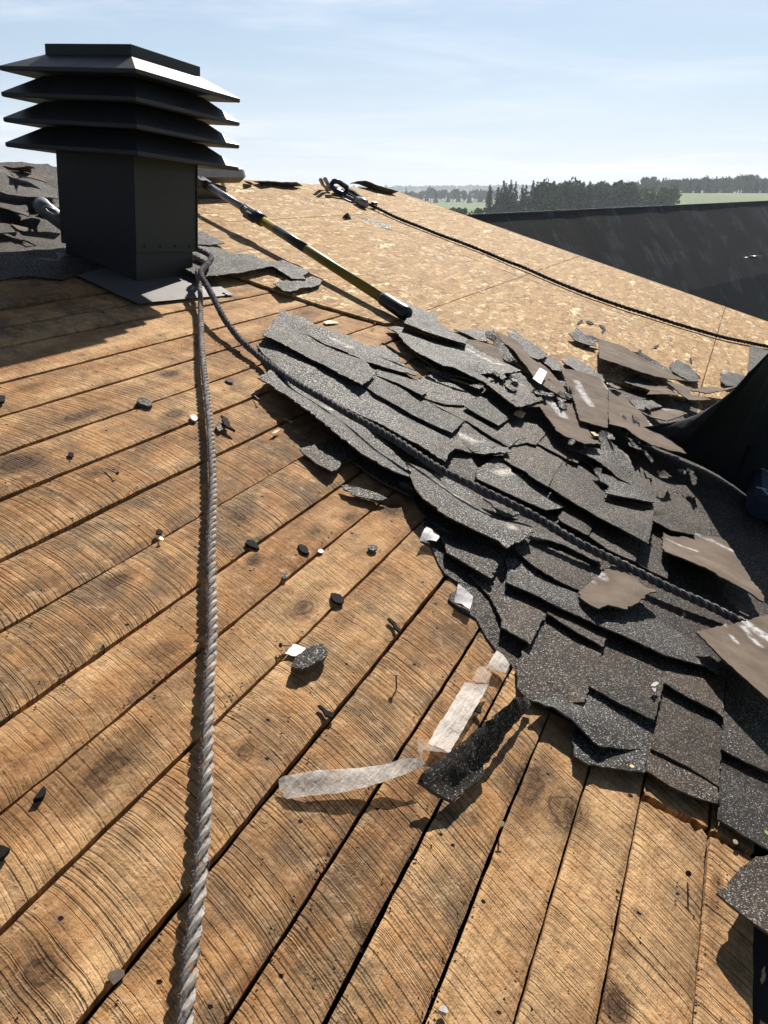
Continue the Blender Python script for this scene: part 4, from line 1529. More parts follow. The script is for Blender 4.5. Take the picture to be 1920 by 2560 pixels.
loose('r4', [(650, 975, .012), (740, 1040, .016), (830, 1090, .018), (930, 1140, .020), (1000, 1175, .022), (1045, 1172, .016), (1000, 1110, .012), (940, 1060, .010), (850, 1005, .009), (740, 955, .009), (700, 948, .010)],
      'narrow glittering shingle sliver showing beneath the long curled strip', GL, tar=dabs('r4', [(970, 1135, 1005, 1160, .014)]))
loose('r4', [(96, 285, .022), (140, 340, .024), (190, 400, .026), (330, 510, .026), (520, 612, .026), (700, 702, .030), (790, 740, .034), (860, 772, .044), (1000, 852, .056), (1120, 912, .062), (1216, 978, .062), (1240, 930, .040), (1275, 900, .028),
             (1400, 930, .020), (1480, 922, .020), (1520, 880, .018), (1400, 820, .018), (1260, 800, .018), (1140, 700, .020), (1000, 640, .022), (880, 580, .022), (740, 500, .024), (620, 440, .026), (500, 390, .026), (400, 340, .026), (300, 300, .026), (160, 245, .026)],
      'large sheet of torn shingle with a row of pale sealant dabs, above the diagonal rope', GL,
      tar=dabs('r4', [(175, 258, 235, 280, .012), (290, 310, 420, 375, .012), (480, 420, 560, 455, .010), (610, 490, 690, 530, .012), (700, 535, 790, 585, .014), (800, 590, 920, 640, .012), (1010, 700, 1065, 725, .014), (1090, 740, 1150, 765, .010), (1200, 808, 1370, 888, .014)]))
loose('r4', [(243, 84, .030), (210, 130, .030), (330, 202, .026), (500, 288, .026), (620, 330, .026), (745, 390, .026), (880, 430, .030), (1045, 470, .034), (1058, 452, .026), (1000, 420, .020), (960, 392, .018), (930, 350, .018), (850, 290, .018), (750, 292, .018),
             (640, 232, .022), (560, 205, .026), (500, 190, .040), (470, 180, .030), (380, 130, .026), (300, 105, .028)],
      'pale upper shingle sheet with a crease, topmost of the long sheets by the boards', GL, tar=dabs('r4', [(540, 300, 640, 345, .010)]))
loose('r4', [(133, 240, .046), (165, 190, .044), (208, 138, .040), (270, 165, .036), (330, 200, .036), (500, 290, .036), (620, 340, .036), (745, 388, .036), (770, 420, .040), (810, 447, .046), (775, 490, .052), (728, 524, .056), (640, 480, .050), (560, 440, .046),
             (420, 376, .044), (330, 330, .044), (255, 288, .044)],
      'dark shingle strip lying across the middle of the long torn sheets', G3, tar=dabs('r4', [(215, 155, 270, 180, .010), (480, 250, 540, 290, .012)]))
loose('Dd', [(96, 195, .050), (150, 300, .056), (240, 400, .060), (330, 465, .062), (480, 572, .064), (650, 662, .064), (780, 722, .062), (900, 778, .060), (1030, 832, .058), (1060, 870, .062), (1105, 908, .066), (1250, 830, .062), (1392, 738, .056),
             (1350, 685, .036), (1190, 592, .026), (1000, 540, .020), (850, 420, .020), (720, 310, .020), (600, 240, .020), (400, 142, .022), (250, 90, .026), (130, 42, .034), (60, 10, .045), (110, 140, .050)],
      'broad glittering shingle strip arching over the torn edge below the diagonal rope', GL,
      tar=dabs('Dd', [(330, 345, 400, 400, .012), (480, 450, 550, 490, .014), (650, 545, 700, 580, .012), (780, 640, 840, 665, .010), (1060, 830, 1110, 880, .010)]))
loose('Dd', [(270, 600, .012), (262, 680, .012), (330, 720, .014), (410, 772, .016), (470, 870, .020), (486, 962, .028), (590, 1010, .030), (700, 1082, .032), (830, 1150, .034), (945, 1222, .036), (1010, 1120, .028), (1078, 1030, .018), (1000, 960, .012), (880, 870, .010), (700, 780, .009), (500, 670, .009), (380, 610, .010)],
      'shingle tab with a ragged left edge tucked under the broad glittering strip', G3, tar=dabs('Dd', [(440, 690, 500, 740, .012)]))
loose('Dd', [(862, 395, .040), (930, 440, .042), (1000, 502, .045), (1055, 550, .046), (1110, 582, .046), (1190, 565, .044), (1245, 556, .042), (1180, 480, .034), (1100, 440, .034), (1000, 425, .036)],
      'small brown-black shingle scrap under the middle of the diagonal rope', GB)
loose('B', [(1185, 1452, .024), (1270, 1470, .040), (1420, 1458, .044), (1568, 1440, .046), (1530, 1395, .026), (1420, 1402, .026), (1300, 1432, .024)],
      'short bright shingle flap sticking up where the long sheet meets the nailed courses', GL, g=.014)
# upper tangle
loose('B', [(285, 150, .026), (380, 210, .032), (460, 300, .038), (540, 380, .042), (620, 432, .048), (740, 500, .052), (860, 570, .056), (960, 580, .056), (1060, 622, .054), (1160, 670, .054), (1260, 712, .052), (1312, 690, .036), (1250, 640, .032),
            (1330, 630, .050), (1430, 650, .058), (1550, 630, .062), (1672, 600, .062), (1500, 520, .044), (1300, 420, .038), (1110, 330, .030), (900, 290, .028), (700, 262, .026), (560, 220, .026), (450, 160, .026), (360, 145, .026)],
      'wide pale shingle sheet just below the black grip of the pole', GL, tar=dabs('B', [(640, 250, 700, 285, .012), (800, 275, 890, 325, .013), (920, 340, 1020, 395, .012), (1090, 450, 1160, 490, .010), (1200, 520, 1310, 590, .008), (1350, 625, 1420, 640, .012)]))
loose('B', [(505, 368, .020), (560, 420, .024), (620, 470, .026), (720, 545, .028), (800, 610, .030), (880, 642, .034), (1030, 660, .034), (1120, 690, .034), (1200, 718, .032), (1130, 650, .022), (1000, 598, .020), (860, 560, .018), (700, 460, .016), (560, 375, .018)],
      'thin ragged shingle lip showing under the wide pale sheet', G3)
loose('B', [(218, 330, .060), (260, 342, .062), (360, 400, .058), (500, 470, .052), (640, 535, .050), (760, 590, .048), (880, 640, .046), (1000, 700, .044), (1130, 745, .042), (1280, 762, .044), (1240, 802, .040), (1130, 760, .036), (1000, 720, .034), (900, 690, .034), (740, 610, .034), (600, 570, .034), (440, 470, .040), (320, 400, .050)],
      'narrow upturned black shingle strip reaching out over the bare reddish board', G3)
loose('r4', [(860, -10, .026), (940, 20, .028), (1020, 50, .028), (1100, 80, .030), (1165, 98, .032), (1172, 150, .036), (1260, 205, .040), (1345, 248, .044), (1340, 285, .056), (1200, 242, .058), (1050, 192, .060), (972, 162, .060), (990, 130, .050), (1000, 95, .044), (930, 40, .032)],
      'dark shingle piece lying directly under and beyond the grip of the pole', G3, tar=dabs('r4', [(1000, 110, 1160, 120, .006)]))
loose('B', [(1105, 285, .030), (1115, 325, .036), (1240, 385, .036), (1360, 450, .036), (1500, 520, .036), (1450, 400, .030), (1370, 340, .028), (1230, 300, .026)],
      'small grey-brown shingle back with a crust of white glue, right of the pole grip', BK, tar=dabs('B', [(1380, 355, 1420, 420, .022), (1430, 430, 1480, 490, .018)]))
loose('B', [(970, 180, .024), (1080, 190, .026), (1200, 180, .030), (1320, 200, .034), (1345, 240, .036), (1300, 260, .040), (1340, 300, .038), (1240, 300, .03), (1110, 240, .026)],
      'crumpled dark shingle bits at the edge of the strand board right of the pole grip', G3, g=.016, tar=dabs('B', [(1090, 170, 1210, 170, .02)]))
loose('B', [(1300, 205, .05), (1390, 200, .06), (1440, 270, .05), (1560, 430, .05), (1700, 600, .045), (1640, 560, .03), (1500, 500, .028), (1420, 400, .028), (1380, 300, .03), (1300, 260, .04)],
      'black curled shingle edge shading the gap beside the first brown shingle back', G3)
loose('r5', [(158, 118, .034), (210, 112, .036), (245, 148, .036), (320, 190, .038), (392, 235, .044), (368, 262, .052), (335, 275, .058), (290, 262, .050), (240, 225, .044), (190, 170, .038)],
      'black shingle tab lying on the strand board behind the brown backs', G3)
loose('r5', [(350, 272, .026), (400, 248, .026), (470, 290, .028), (500, 345, .034), (420, 335, .034)], 'small grey shingle patch between two brown shingle backs', GL)
loose('r5', [(470, 292, .030), (520, 250, .030), (560, 270, .030), (640, 322, .034), (700, 365, .036), (720, 405, .040), (650, 385, .038), (560, 345, .036)], 'grey shingle piece with a torn top standing behind the creased brown back', GL)
loose('r5', [(15, 392, .050), (60, 372, .040), (170, 345, .032), (240, 380, .032), (300, 430, .034), (383, 503, .052), (300, 525, .062), (208, 545, .072), (160, 505, .066), (110, 468, .060), (60, 430, .054)],
      'big dark shingle tab pointing right above the loose wood splinter', GB, tar=dabs('r5', [(180, 460, 214, 466, .008)]))
loose('r5', [(170, 350, .030), (240, 345, .032), (300, 425, .030), (255, 470, .024), (200, 420, .024)], 'dark shingle corner wedged behind the big dark tab', G3)
loose('r5', [(95, 115, .052), (140, 130, .050), (185, 150, .050), (235, 180, .050), (262, 225, .050), (340, 280, .052), (410, 340, .054), (480, 420, .056), (525, 500, .060), (470, 488, .070), (410, 455, .070), (340, 405, .068), (300, 365, .066), (270, 310, .064), (230, 270, .062), (190, 220, .060), (130, 165, .056)],
      'long brown shingle back with a square pad of white tape, leftmost of the overturned ones', BK, tar=dabs('r5', [(100, 120, 180, 205, .008)]))
loose('r5', [(340, 428, .040), (420, 462, .040), (518, 505, .042), (545, 545, .046), (565, 610, .052), (620, 660, .056), (640, 705, .060), (700, 760, .066), (600, 760, .070), (545, 735, .070), (500, 722, .068), (440, 685, .064), (400, 620, .060), (345, 540, .056), (270, 545, .050), (320, 480, .044)],
      'brown shingle back with a blue-white tape stripe and a splintered corner', BK, tar=dabs('r5', [(310, 430, 380, 540, .024), (380, 560, 450, 670, .022), (660, 700, 690, 745, .014)]))
loose('r5', [(465, 325, .058), (500, 330, .058), (550, 340, .056), (620, 358, .054), (700, 380, .054), (736, 440, .056), (738, 520, .058), (735, 665, .074), (650, 645, .072), (580, 625, .070), (560, 580, .068), (535, 500, .062), (500, 420, .060)],
      'brown shingle back folded along a dark crease, with white glue on its left rim', BK, tar=dabs('r5', [(480, 335, 560, 375, .020), (550, 385, 610, 395, .016), (530, 470, 560, 540, .018), (560, 540, 600, 620, .018), (670, 380, 720, 510, .020)]))
loose('r5', [(742, 448, .050), (800, 450, .048), (860, 512, .050), (930, 580, .054), (1000, 660, .060), (1100, 742, .068), (1192, 815, .080), (1100, 800, .082), (990, 768, .080), (900, 720, .078), (830, 672, .076), (742, 650, .072), (738, 550, .060)],
      'pointed brown shingle back crossed by a pale tape stripe, its tip against the black felt', BK, tar=dabs('r5', [(905, 560, 950, 660, .022), (950, 660, 985, 765, .024)]))
loose('r5', [(685, 155, .070), (800, 190, .068), (900, 240, .064), (1000, 290, .056), (1120, 365, .046), (1190, 400, .040), (1080, 386, .060), (1000, 372, .070), (850, 320, .084), (690, 258, .10)],
      'long brown shingle back leaning up against the strand board, with a silvery stripe', BK, tar=dabs('r5', [(700, 200, 880, 260, .010), (880, 260, 980, 310, .014)]))
loose('r5', [(840, 225, .05), (930, 235, .045), (1030, 290, .04), (1150, 360, .036), (1200, 400, .034), (1120, 370, .030), (1000, 300, .03), (900, 255, .03)], 'grey ragged shingle rim behind the long leaning brown back', G3)
loose('r5', [(1095, 300, .034), (1140, 272, .036), (1200, 305, .036), (1245, 345, .038), (1262, 400, .046), (1200, 395, .044), (1150, 370, .040), (1110, 345, .038)], 'dark shingle chunk with a rounded top on the strand board edge', G3)
loose('r5', [(1385, 400, .034), (1400, 330, .034), (1440, 350, .034), (1530, 370, .036), (1475, 430, .040), (1420, 425, .040)], 'dark shingle corner with a torn white paper at the black felt', G3, tar=dabs('r5', [(1365, 370, 1400, 345, .03)]))
loose('r5', [(510, 120, .05), (545, 110, .06), (560, 85, .07), (600, 120, .06), (650, 130, .07), (692, 155, .06), (660, 175, .05), (672, 200, .04), (600, 185, .04), (540, 160, .04)], 'crumpled black shingle flap alone on the strand board', G3, g=.015)
loose('r5', [(1070, 405, .060), (1150, 420, .056), (1220, 440, .054), (1210, 470, .060), (1335, 505, .066), (1200, 505, .072), (1150, 465, .066)], 'kite-shaped brown shingle back beside the black felt', BK, g=.016)
loose('r5', [(1200, 445, .060), (1290, 428, .056), (1400, 440, .056), (1482, 430, .070), (1400, 455, .070), (1300, 465, .068)], 'thin bright shingle edge touching the black felt', BK, g=.016, tar=dabs('r5', [(1210, 450, 1300, 460, .012), (1250, 462, 1400, 452, .010)]))
loose('r5', [(912, 432, .045), (980, 428, .045), (1085, 425, .046), (1142, 482, .056), (1050, 478, .056), (960, 475, .056), (980, 455, .05)], 'small light brown shingle back under the leaning one', BK, g=.016, tar=dabs('r5', [(920, 440, 960, 450, .012)]))
loose('r5', [(858, 510, .050), (900, 508, .050), (990, 508, .050), (1048, 545, .058), (960, 560, .062), (905, 550, .056)], 'little grey shingle scrap sitting on the brown backs', GL, g=.016)
loose('r5', [(918, 570, .050), (990, 560, .048), (1060, 558, .048), (1150, 562, .052), (1197, 582, .062), (1130, 608, .066), (1075, 628, .070), (1020, 610, .066), (970, 590, .056)], 'light brown shingle back with a white lip, right of the tape-striped one', BK, g=.016, tar=dabs('r5', [(930, 568, 1140, 568, .008), (1030, 620, 1120, 610, .010)]))
loose('r5', [(835, 402, .036), (870, 355, .034), (930, 380, .034), (1000, 400, .036), (1080, 450, .044), (1000, 440, .044), (920, 425, .042)], 'dark gravelly shingle between the creased back and the leaning back', G3)
loose('r5', [(1560, 190, .030), (1670, 230, .030), (1760, 260, .03), (1700, 400, .04), (1540, 370, .040)], 'grey shingle strip on the strand board at the right edge of the picture', GL)
# lower right
loose('r5', [(490, 770, .040), (560, 790, .036), (640, 780, .036), (700, 790, .040), (680, 700, .060), (700, 682, .070), (730, 692, .060), (750, 740, .040), (860, 835, .030), (900, 940, .026), (1000, 1105, .040), (900, 1000, .044), (800, 950, .050), (740, 905, .048), (680, 860, .050), (600, 815, .046)],
      'grey shingle with a curled white-tipped corner, below the brown backs', GL, tar=dabs('r5', [(500, 775, 600, 812, .010), (690, 688, 715, 690, .020), (780, 800, 920, 960, .012)]))
loose('Cc', [(1008, 480, .040), (1040, 458, .046), (1090, 470, .040), (1085, 520, .036), (1180, 550, .034), (1300, 562, .034), (1420, 600, .034), (1540, 700, .036), (1645, 815, .044), (1545, 790, .056), (1400, 755, .058), (1300, 732, .058), (1140, 702, .056), (1180, 640, .046), (1080, 565, .042)],
      'pale triangular shingle piece lying on the long nailed course', GL, tar=dabs('Cc', [(1440, 600, 1640, 810, .008)]))
loose('r6', [(806, 412, .036), (840, 385, .036), (880, 350, .034), (952, 292, .032), (1010, 312, .034), (1055, 345, .036), (1100, 388, .040), (1158, 413, .050), (1105, 425, .054), (1078, 458, .056), (1010, 488, .058), (975, 482, .056), (935, 476, .056), (895, 495, .056), (862, 478, .052), (815, 448, .046)],
      'jagged brown shingle back with two round glue spots, beside the lower end of the rope', BK, jag=.006, tar=dabs('r6', [(940, 300, 975, 318, .014), (885, 378, 893, 395, .016), (852, 420, 858, 425, .010)]))
loose('I', [(212, 1000, .026), (330, 1050, .026), (430, 1062, .026), (520, 1052, .028), (655, 1100, .028), (645, 1050, .030), (655, 1000, .034), (820, 1050, .030), (1000, 1070, .028), (1085, 1115, .030), (1200, 1290, .032), (1400, 1600, .040), (1612, 1900, .056), (1600, 1948, .064), (1350, 1790, .064),
            (1050, 1640, .064), (850, 1530, .062), (640, 1432, .060), (420, 1340, .056), (240, 1262, .052), (200, 1200, .044)],
      'long brown shingle back half in the shade of the black felt', BK, tar=dabs('I', [(210, 1210, 640, 1410, .007), (600, 1120, 900, 1260, .009), (900, 1270, 1260, 1440, .010), (520, 1065, 640, 1110, .010), (1400, 1750, 1560, 1850, .007)]))
loose('E', [(900, 556, .060), (1050, 515, .056), (1200, 470, .052), (1350, 440, .048), (1500, 392, .046), (1660, 350, .044), (1850, 380, .044), (1900, 900, .06), (1850, 1380, .080), (1660, 1225, .084), (1400, 1000, .082), (1250, 870, .078), (1100, 740, .072), (1000, 640, .066)],
      'large brown shingle back lying over the end of the diagonal rope at the right edge', BK, g=.02, tar=dabs('E', [(1220, 480, 1400, 620, .016), (1400, 620, 1540, 740, .020), (1540, 740, 1640, 840, .014), (1060, 530, 1130, 680, .004), (1150, 720, 1250, 860, .004), (1310, 640, 1490, 890, .004), (1530, 1110, 1600, 1040, .004)]))
loose('I', [(1040, 1850, .020), (1130, 1870, .020), (1210, 1930, .022), (1300, 1982, .024), (1350, 2060, .026), (1405, 2150, .028), (1330, 2120, .026), (1265, 2090, .026), (1220, 2020, .024), (1120, 1930, .022)],
      'thin brown shingle sliver with a nail hole above the large brown back', BK, g=.012)
loose('J', [(1252, 738, .052), (1300, 700, .046), (1350, 640, .042), (1420, 570, .040), (1480, 512, .040), (1560, 450, .040), (1662, 438, .040), (1850, 420, .04), (1900, 800, .05), (1850, 1180, .07), (1662, 1062, .068), (1560, 985, .064), (1450, 900, .060), (1350, 820, .056)],
      'coarse black shingle corner at the lower right edge of the picture', GB)
loose('K', [(1488, 500, .030), (1512, 540, .024), (1460, 600, .022), (1385, 680, .020), (1345, 760, .020), (1262, 850, .018), (1272, 900, .020), (1200, 960, .022), (1100, 1036, .026), (1040, 1010, .032), (985, 975, .036), (925, 935, .040), (940, 900, .046), (985, 868, .050), (1060, 810, .056), (1100, 780, .058), (1200, 692, .062), (1350, 572, .062), (1430, 505, .056)],
      'club-shaped black shingle strip peeled back over the bare boards', G3, g=.016, th=.007, wav=.003, jag=.003)
# by the vent
loose('r2', [(30, 480, .034), (62, 458, .034), (130, 495, .034), (212, 540, .036), (120, 550, .040), (20, 545, .040)], 'pointed grey shingle tip beside the vent tower, upper of two', G3)
loose('r2', [(-60, 540, .03), (90, 550, .032), (180, 565, .034), (270, 602, .032), (400, 610, .032), (430, 630, .032), (505, 662, .032), (600, 640, .036), (690, 680, .036), (762, 725, .040), (722, 742, .046), (740, 765, .044), (650, 762, .046), (580, 720, .044), (520, 690, .048), (380, 715, .052), (200, 742, .050), (60, 748, .046), (-60, 700, .04)],
      'large flat black shingle piece stretching from the vent tower onto the strand board', G3, tar=dabs('r2', [(610, 645, 690, 670, .022)]))
loose('r2', [(525, 800, .034), (590, 780, .030), (640, 768, .032), (690, 782, .034), (790, 748, .030), (850, 770, .032), (832, 800, .040), (780, 818, .042), (720, 826, .042), (670, 845, .044), (600, 848, .044)],
      'bow-shaped black shingle scrap on the strand board below the pole', G3)
loose('Q', [(525, 160, .03), (640, 132, .06), (740, 118, .085), (830, 145, .085), (900, 178, .080), (1060, 230, .07), (1195, 265, .060), (1110, 296, .020), (1000, 285, .020), (900, 262, .020), (780, 212, .020), (660, 165, .022)],
      'grey shingle flap bent over the ridge, right of the rope grab', GL, g=.05)
loose('P', [(720, 185, .03), (760, 178, .07), (810, 190, .06), (845, 212, .04), (822, 235, .02), (780, 215, .02)], 'black shingle scrap poking above the ridge beside the low hood', G3, g=.03)
loose('P', [(850, 182, .04), (1000, 180, .07), (1150, 182, .06), (1250, 200, .06), (1450, 200, .07), (1525, 240, .04), (1400, 250, .02), (1250, 245, .02), (1100, 215, .02), (950, 205, .02)], 'long thin row of shingle remains along the ridge', G3, g=.05)
loose('Q', [(690, 640, .018), (735, 628, .030), (900, 680, .030), (1000, 720, .030), (1090, 762, .030), (1112, 806, .018), (1000, 775, .018), (880, 738, .018), (760, 690, .018)], 'finger-shaped grey shingle strip under the black rope near the ridge', GL, g=.03)
loose('Q', [(418, 632, .018), (455, 590, .04), (490, 568, .06), (515, 590, .04), (540, 655, .018), (470, 650, .018)], 'little dark triangular chip near the ridge', G3, g=.03)
# left of the vent
loose('L', [(-80, 470, .05), (100, 530, .05), (200, 570, .052), (380, 640, .054), (400, 700, .06), (400, 792, .075), (250, 740, .075), (120, 690, .075), (-80, 640, .07)], 'broad old shingle tab at the left edge beside the pipe', GB)
loose('L', [(-60, 60, .09), (60, 110, .09), (130, 150, .08), (220, 262, .07), (450, 280, .06), (600, 330, .06), (800, 400, .06), (810, 520, .07), (600, 515, .08), (300, 500, .09), (120, 480, .09), (-60, 420, .10)], 'big rumpled shingle sheet left of the tower below the ridge', GB, g=.04)
loose('L', [(130, 140, .11), (300, 150, .11), (440, 182, .11), (590, 240, .11), (645, 310, .10), (520, 270, .11), (430, 245, .12), (330, 235, .12), (215, 255, .12)], 'brown shingle back just under the ridge at the far left', BK, g=.04)
loose('L', [(40, 92, .12), (180, 110, .12), (300, 100, .14), (400, 92, .17), (482, 106, .19), (425, 120, .16), (442, 170, .12), (300, 140, .11), (110, 130, .11)], 'curled black shingle tip standing against the sky at the far left', G3, g=.04)
loose('L', [(150, 885, .05), (290, 915, .05), (400, 940, .05), (462, 968, .055), (330, 972, .06), (230, 940, .055)], 'small brown shingle scrap half in shade left of the tower', BK, g=.02)
loose('L', [(-60, 870, .04), (100, 890, .04), (210, 925, .042), (215, 990, .05), (0, 995, .05), (-60, 990, .05)], 'gravelly shingle corner at the left edge under the pipe', GB, g=.025)
loose('L', [(560, 640, .05), (700, 560, .05), (860, 560, .05), (900, 660, .055), (760, 650, .06)], 'flat grey shingle behind the pipe bend', GL, g=.04)

rs = random.Random(9)
for k in range(34):
    f = rs.random()
    x_ = 150 + f * 1050 + rs.uniform(-120, 120)
    y_ = 330 + f * 560 + rs.gauss(0, 130)
    if not (x_ > 0 and 300 < y_ < 1150):
        continue
    L_, w_, ro = rs.uniform(22, 60), rs.uniform(8, 22), rs.uniform(.1, 1.1)
    n_ = 8
    pts_ = []
    for j in range(n_):
        a_ = 2 * math.pi * j / n_
        q_x, q_y = math.cos(a_) * L_ * rs.uniform(.7, 1.2), math.sin(a_) * w_ * rs.uniform(.6, 1.2)
        pts_.append((x_ + q_x * math.cos(ro) - q_y * math.sin(ro), y_ + q_x * math.sin(ro) + q_y * math.cos(ro), rs.uniform(.055, .075)))
    o_ = sheet('shingle_scrap', cs('r5', pts_), [rs.choice((M_GRAN, M_GRANL, M_GRANB, M_GRANB)), M_BACK, M_EDGE], SF, th=.004, g=.014, jag=.004, wav=.010, wfreq=14)

# ------------------------------------------------------------------ black felt standing up on the right, navy bag in its shade
FB = [(1555, 1078, .012), (1640, 1118, .010), (1720, 1150, .010), (1800, 1190, .010), (1900, 1262, .010), (2060, 1400, .010)]
FT = [(1558, 1074, .030), (1655, 1060, .10), (1745, 1035, .20), (1845, 965, .38), (1925, 880, .53), (2100, 760, .62)]
fbp = smooth_path([on_roof(*q) for q in FB], .06)
ftp = smooth_path([on_roof(*q) for q in FT], .06)
NU, NV = 40, 22
fv, ff = [], []
for i in range(NU + 1):
    a_ = fbp[min(len(fbp) - 1, int(i / NU * (len(fbp) - 1)))]
    b_ = ftp[min(len(ftp) - 1, int(i / NU * (len(ftp) - 1)))]
    for j in range(NV + 1):
        f = j / NV
        q = Vector(a_).lerp(Vector(b_), f)
        q.z = a_[2] + (b_[2] - a_[2]) * (f ** 1.12)
        q.z += .004 * noise.noise(Vector((i * .16, j * .14, 3))) * min(1, 3 * f)
        q.x += .005 * noise.noise(Vector((i * .2, j * .2, 8))) * f * (1 - f) * 4
        fv.append(q)
fv2 = [q - fv[0] for q in fv]
for i in range(NU):
    for j in range(NV):
        a_ = i * (NV + 1) + j
        ff.append((a_, a_ + NV + 1, a_ + NV + 2, a_ + 1))
fm_ = mesh('roofing_felt', fv2, ff, True)
fo_ = link('roofing_felt', fm_, M_FELT, None, FRAME @ Matrix.Translation(fv[0]))
sm_ = fo_.modifiers.new('thickness', 'SOLIDIFY')
sm_.thickness = .003
tag(fo_, 'big sheet of black roofing felt folded up at the right edge, throwing a dark shadow', 'roofing felt')
bq = on_roof(1960, 1230, .05)
BM = FRAME @ Matrix.Translation((bq[0], bq[1], bq[2]))
be2 = empty('bag', BM)
tag(be2, 'dark navy bag with pale lettering lying in the shade at the right edge', 'bag')
M_NAVY = mat_plain('navy_cloth', (.012, .022, .045), .7, 0, .3, 60, .3, spec=.3)
bb = MB().box((0, 0, .0), (.62, .26, .10))
bb.build('body', M_NAVY, be2, BM, False, .02)
M_LET = mat_plain('pale_blue_print', (.20, .28, .38), .6, 0, .1, 60, 0)


def letter_T(px, py, s, rot):
    q = on_roof(px, py, .105)
    lx, ly = q[0] - bq[0], q[1] - bq[1]
    m_ = MB()
    Rz = Matrix.Translation((lx, ly, .0525)) @ Matrix.Rotation(rot, 4, 'Z')
    m_.box((0, s * .45, 0), (s * .8, s * .16, .003), Rz)
    m_.box((0, -.04 * s, 0), (s * .16, s * .82, .003), Rz)
    m_.build('lettering', M_LET, be2, BM)


letter_T(1914, 1228, .055, R(-60))
letter_T(1921, 1179, .045, R(-60))

# ------------------------------------------------------------------ tape and film
def film(crop, lst, label, mat, name='film_strip', cat='plastic film', g=.012, wav=.004, parent=None):
    cat = cat if label else None
    return sheet(name, cs(crop, lst), [mat] * 3, parent, th=0, g=g, wav=wav, jag=.0012, label=label, cat=cat, wfreq=11)


FS = empty('cellophane_tape', FRAME @ Matrix.Translation((.95, .10, .02)))
tag(FS, 'long twisted strip of clear crinkled release tape lying across the boards', 'tape')
film('K', [(200, 932, .012), (225, 915, .016), (330, 898, .020), (480, 882, .022), (620, 868, .026), (740, 850, .030), (850, 822, .034), (900, 824, .036), (935, 815, .036), (958, 850, .034), (880, 890, .030), (800, 920, .028), (650, 972, .020), (540, 1000, .016), (430, 1010, .012), (330, 1022, .010), (240, 1032, .008), (225, 1000, .010), (205, 985, .010)], None, M_FILM, 'strip', parent=FS)
film('K', [(975, 742, .020), (1020, 660, .016), (1070, 590, .014), (1120, 500, .016), (1168, 422, .020), (1230, 432, .022), (1292, 436, .018), (1240, 530, .016), (1180, 630, .012), (1130, 720, .012), (1085, 792, .016), (1030, 765, .018)], None, M_FILM, 'strip', parent=FS)
film('K', [(918, 714, .040), (975, 742, .030), (1085, 792, .022), (1010, 785, .034), (950, 775, .040), (945, 830, .040), (925, 790, .044)], None, M_FILM2, 'fold', parent=FS)
film('K', [(925, 818, .040), (955, 840, .036), (1000, 905, .030), (1018, 935, .026), (985, 930, .026), (950, 880, .030)], None, M_FILM2, 'fold', parent=FS)
film('K', [(1200, 420, .014), (1235, 350, .014), (1285, 345, .016), (1300, 372, .016), (1290, 436, .014)], None, M_FILM2, 'strip', parent=FS)
film('K', [(1282, 345, .022), (1305, 300, .024), (1332, 258, .026), (1365, 280, .026), (1400, 332, .024), (1378, 378, .018), (1330, 368, .016), (1295, 358, .018)], None, M_FILM, 'strip', parent=FS)
film('Dd', [(200, 832, .026), (235, 750, .030), (272, 692, .030), (330, 712, .028), (380, 750, .026), (412, 788, .026), (375, 850, .022), (300, 835, .022), (250, 850, .020)],
     'torn white film pad on the ragged shingle edge, the upper of two', M_FILMW, 'film_pad')
film('Dd', [(602, 1288, .030), (660, 1330, .030), (758, 1412, .026), (745, 1490, .022), (722, 1550, .020), (680, 1530, .020), (640, 1500, .018), (565, 1480, .016), (562, 1440, .018), (582, 1390, .024)],
     'torn silvery film pad on the ragged shingle edge, the lower of two', M_FILMW, 'film_pad')
film('Dd', [(622, 1270, .034), (700, 1295, .034), (790, 1325, .032), (785, 1338, .030), (690, 1310, .030), (618, 1284, .030)], 'thin pale film edge beside the lower film pad', M_FILMW, 'film_sliver')
film('r5', [(345, 320, .090), (387, 345, .090), (352, 416, .088), (303, 385, .088)], 'square white tape pad stuck on the long brown shingle back', M_FILMW, 'tape_pad', 'tape')

# ------------------------------------------------------------------ nails
def nail(px, py, dx, dy, label, L=.034, up=.55, mat=None, head=True, lift=.004):
    """nail with its head seen at px,py, shaft leading off towards px+dx, py+dy"""
    q = on_roof(px, py, lift + L * up)
    q2 = on_roof(px + dx, py + dy, lift)
    a, b = Vector(q), Vector(q2)
    dv = (b - a).normalized()
    o_ = FRAME @ Matrix.Translation(a)
    m_ = MB()
    m_.tube([(0, 0, 0), tuple(dv * L * .85), tuple(dv * L)], [.0016, .0016, .0004], 6)
    if head:
        m_.tube([tuple(-dv * .0012), (0, 0, 0)], [.0048, .0048], 10)
    me = mesh('nail', m_.v, m_.f, False, m_.m)
    o = link('nail', me, mat or M_NAIL, None, o_)
    tag(o, label, 'nail', 'nails left in the boards')


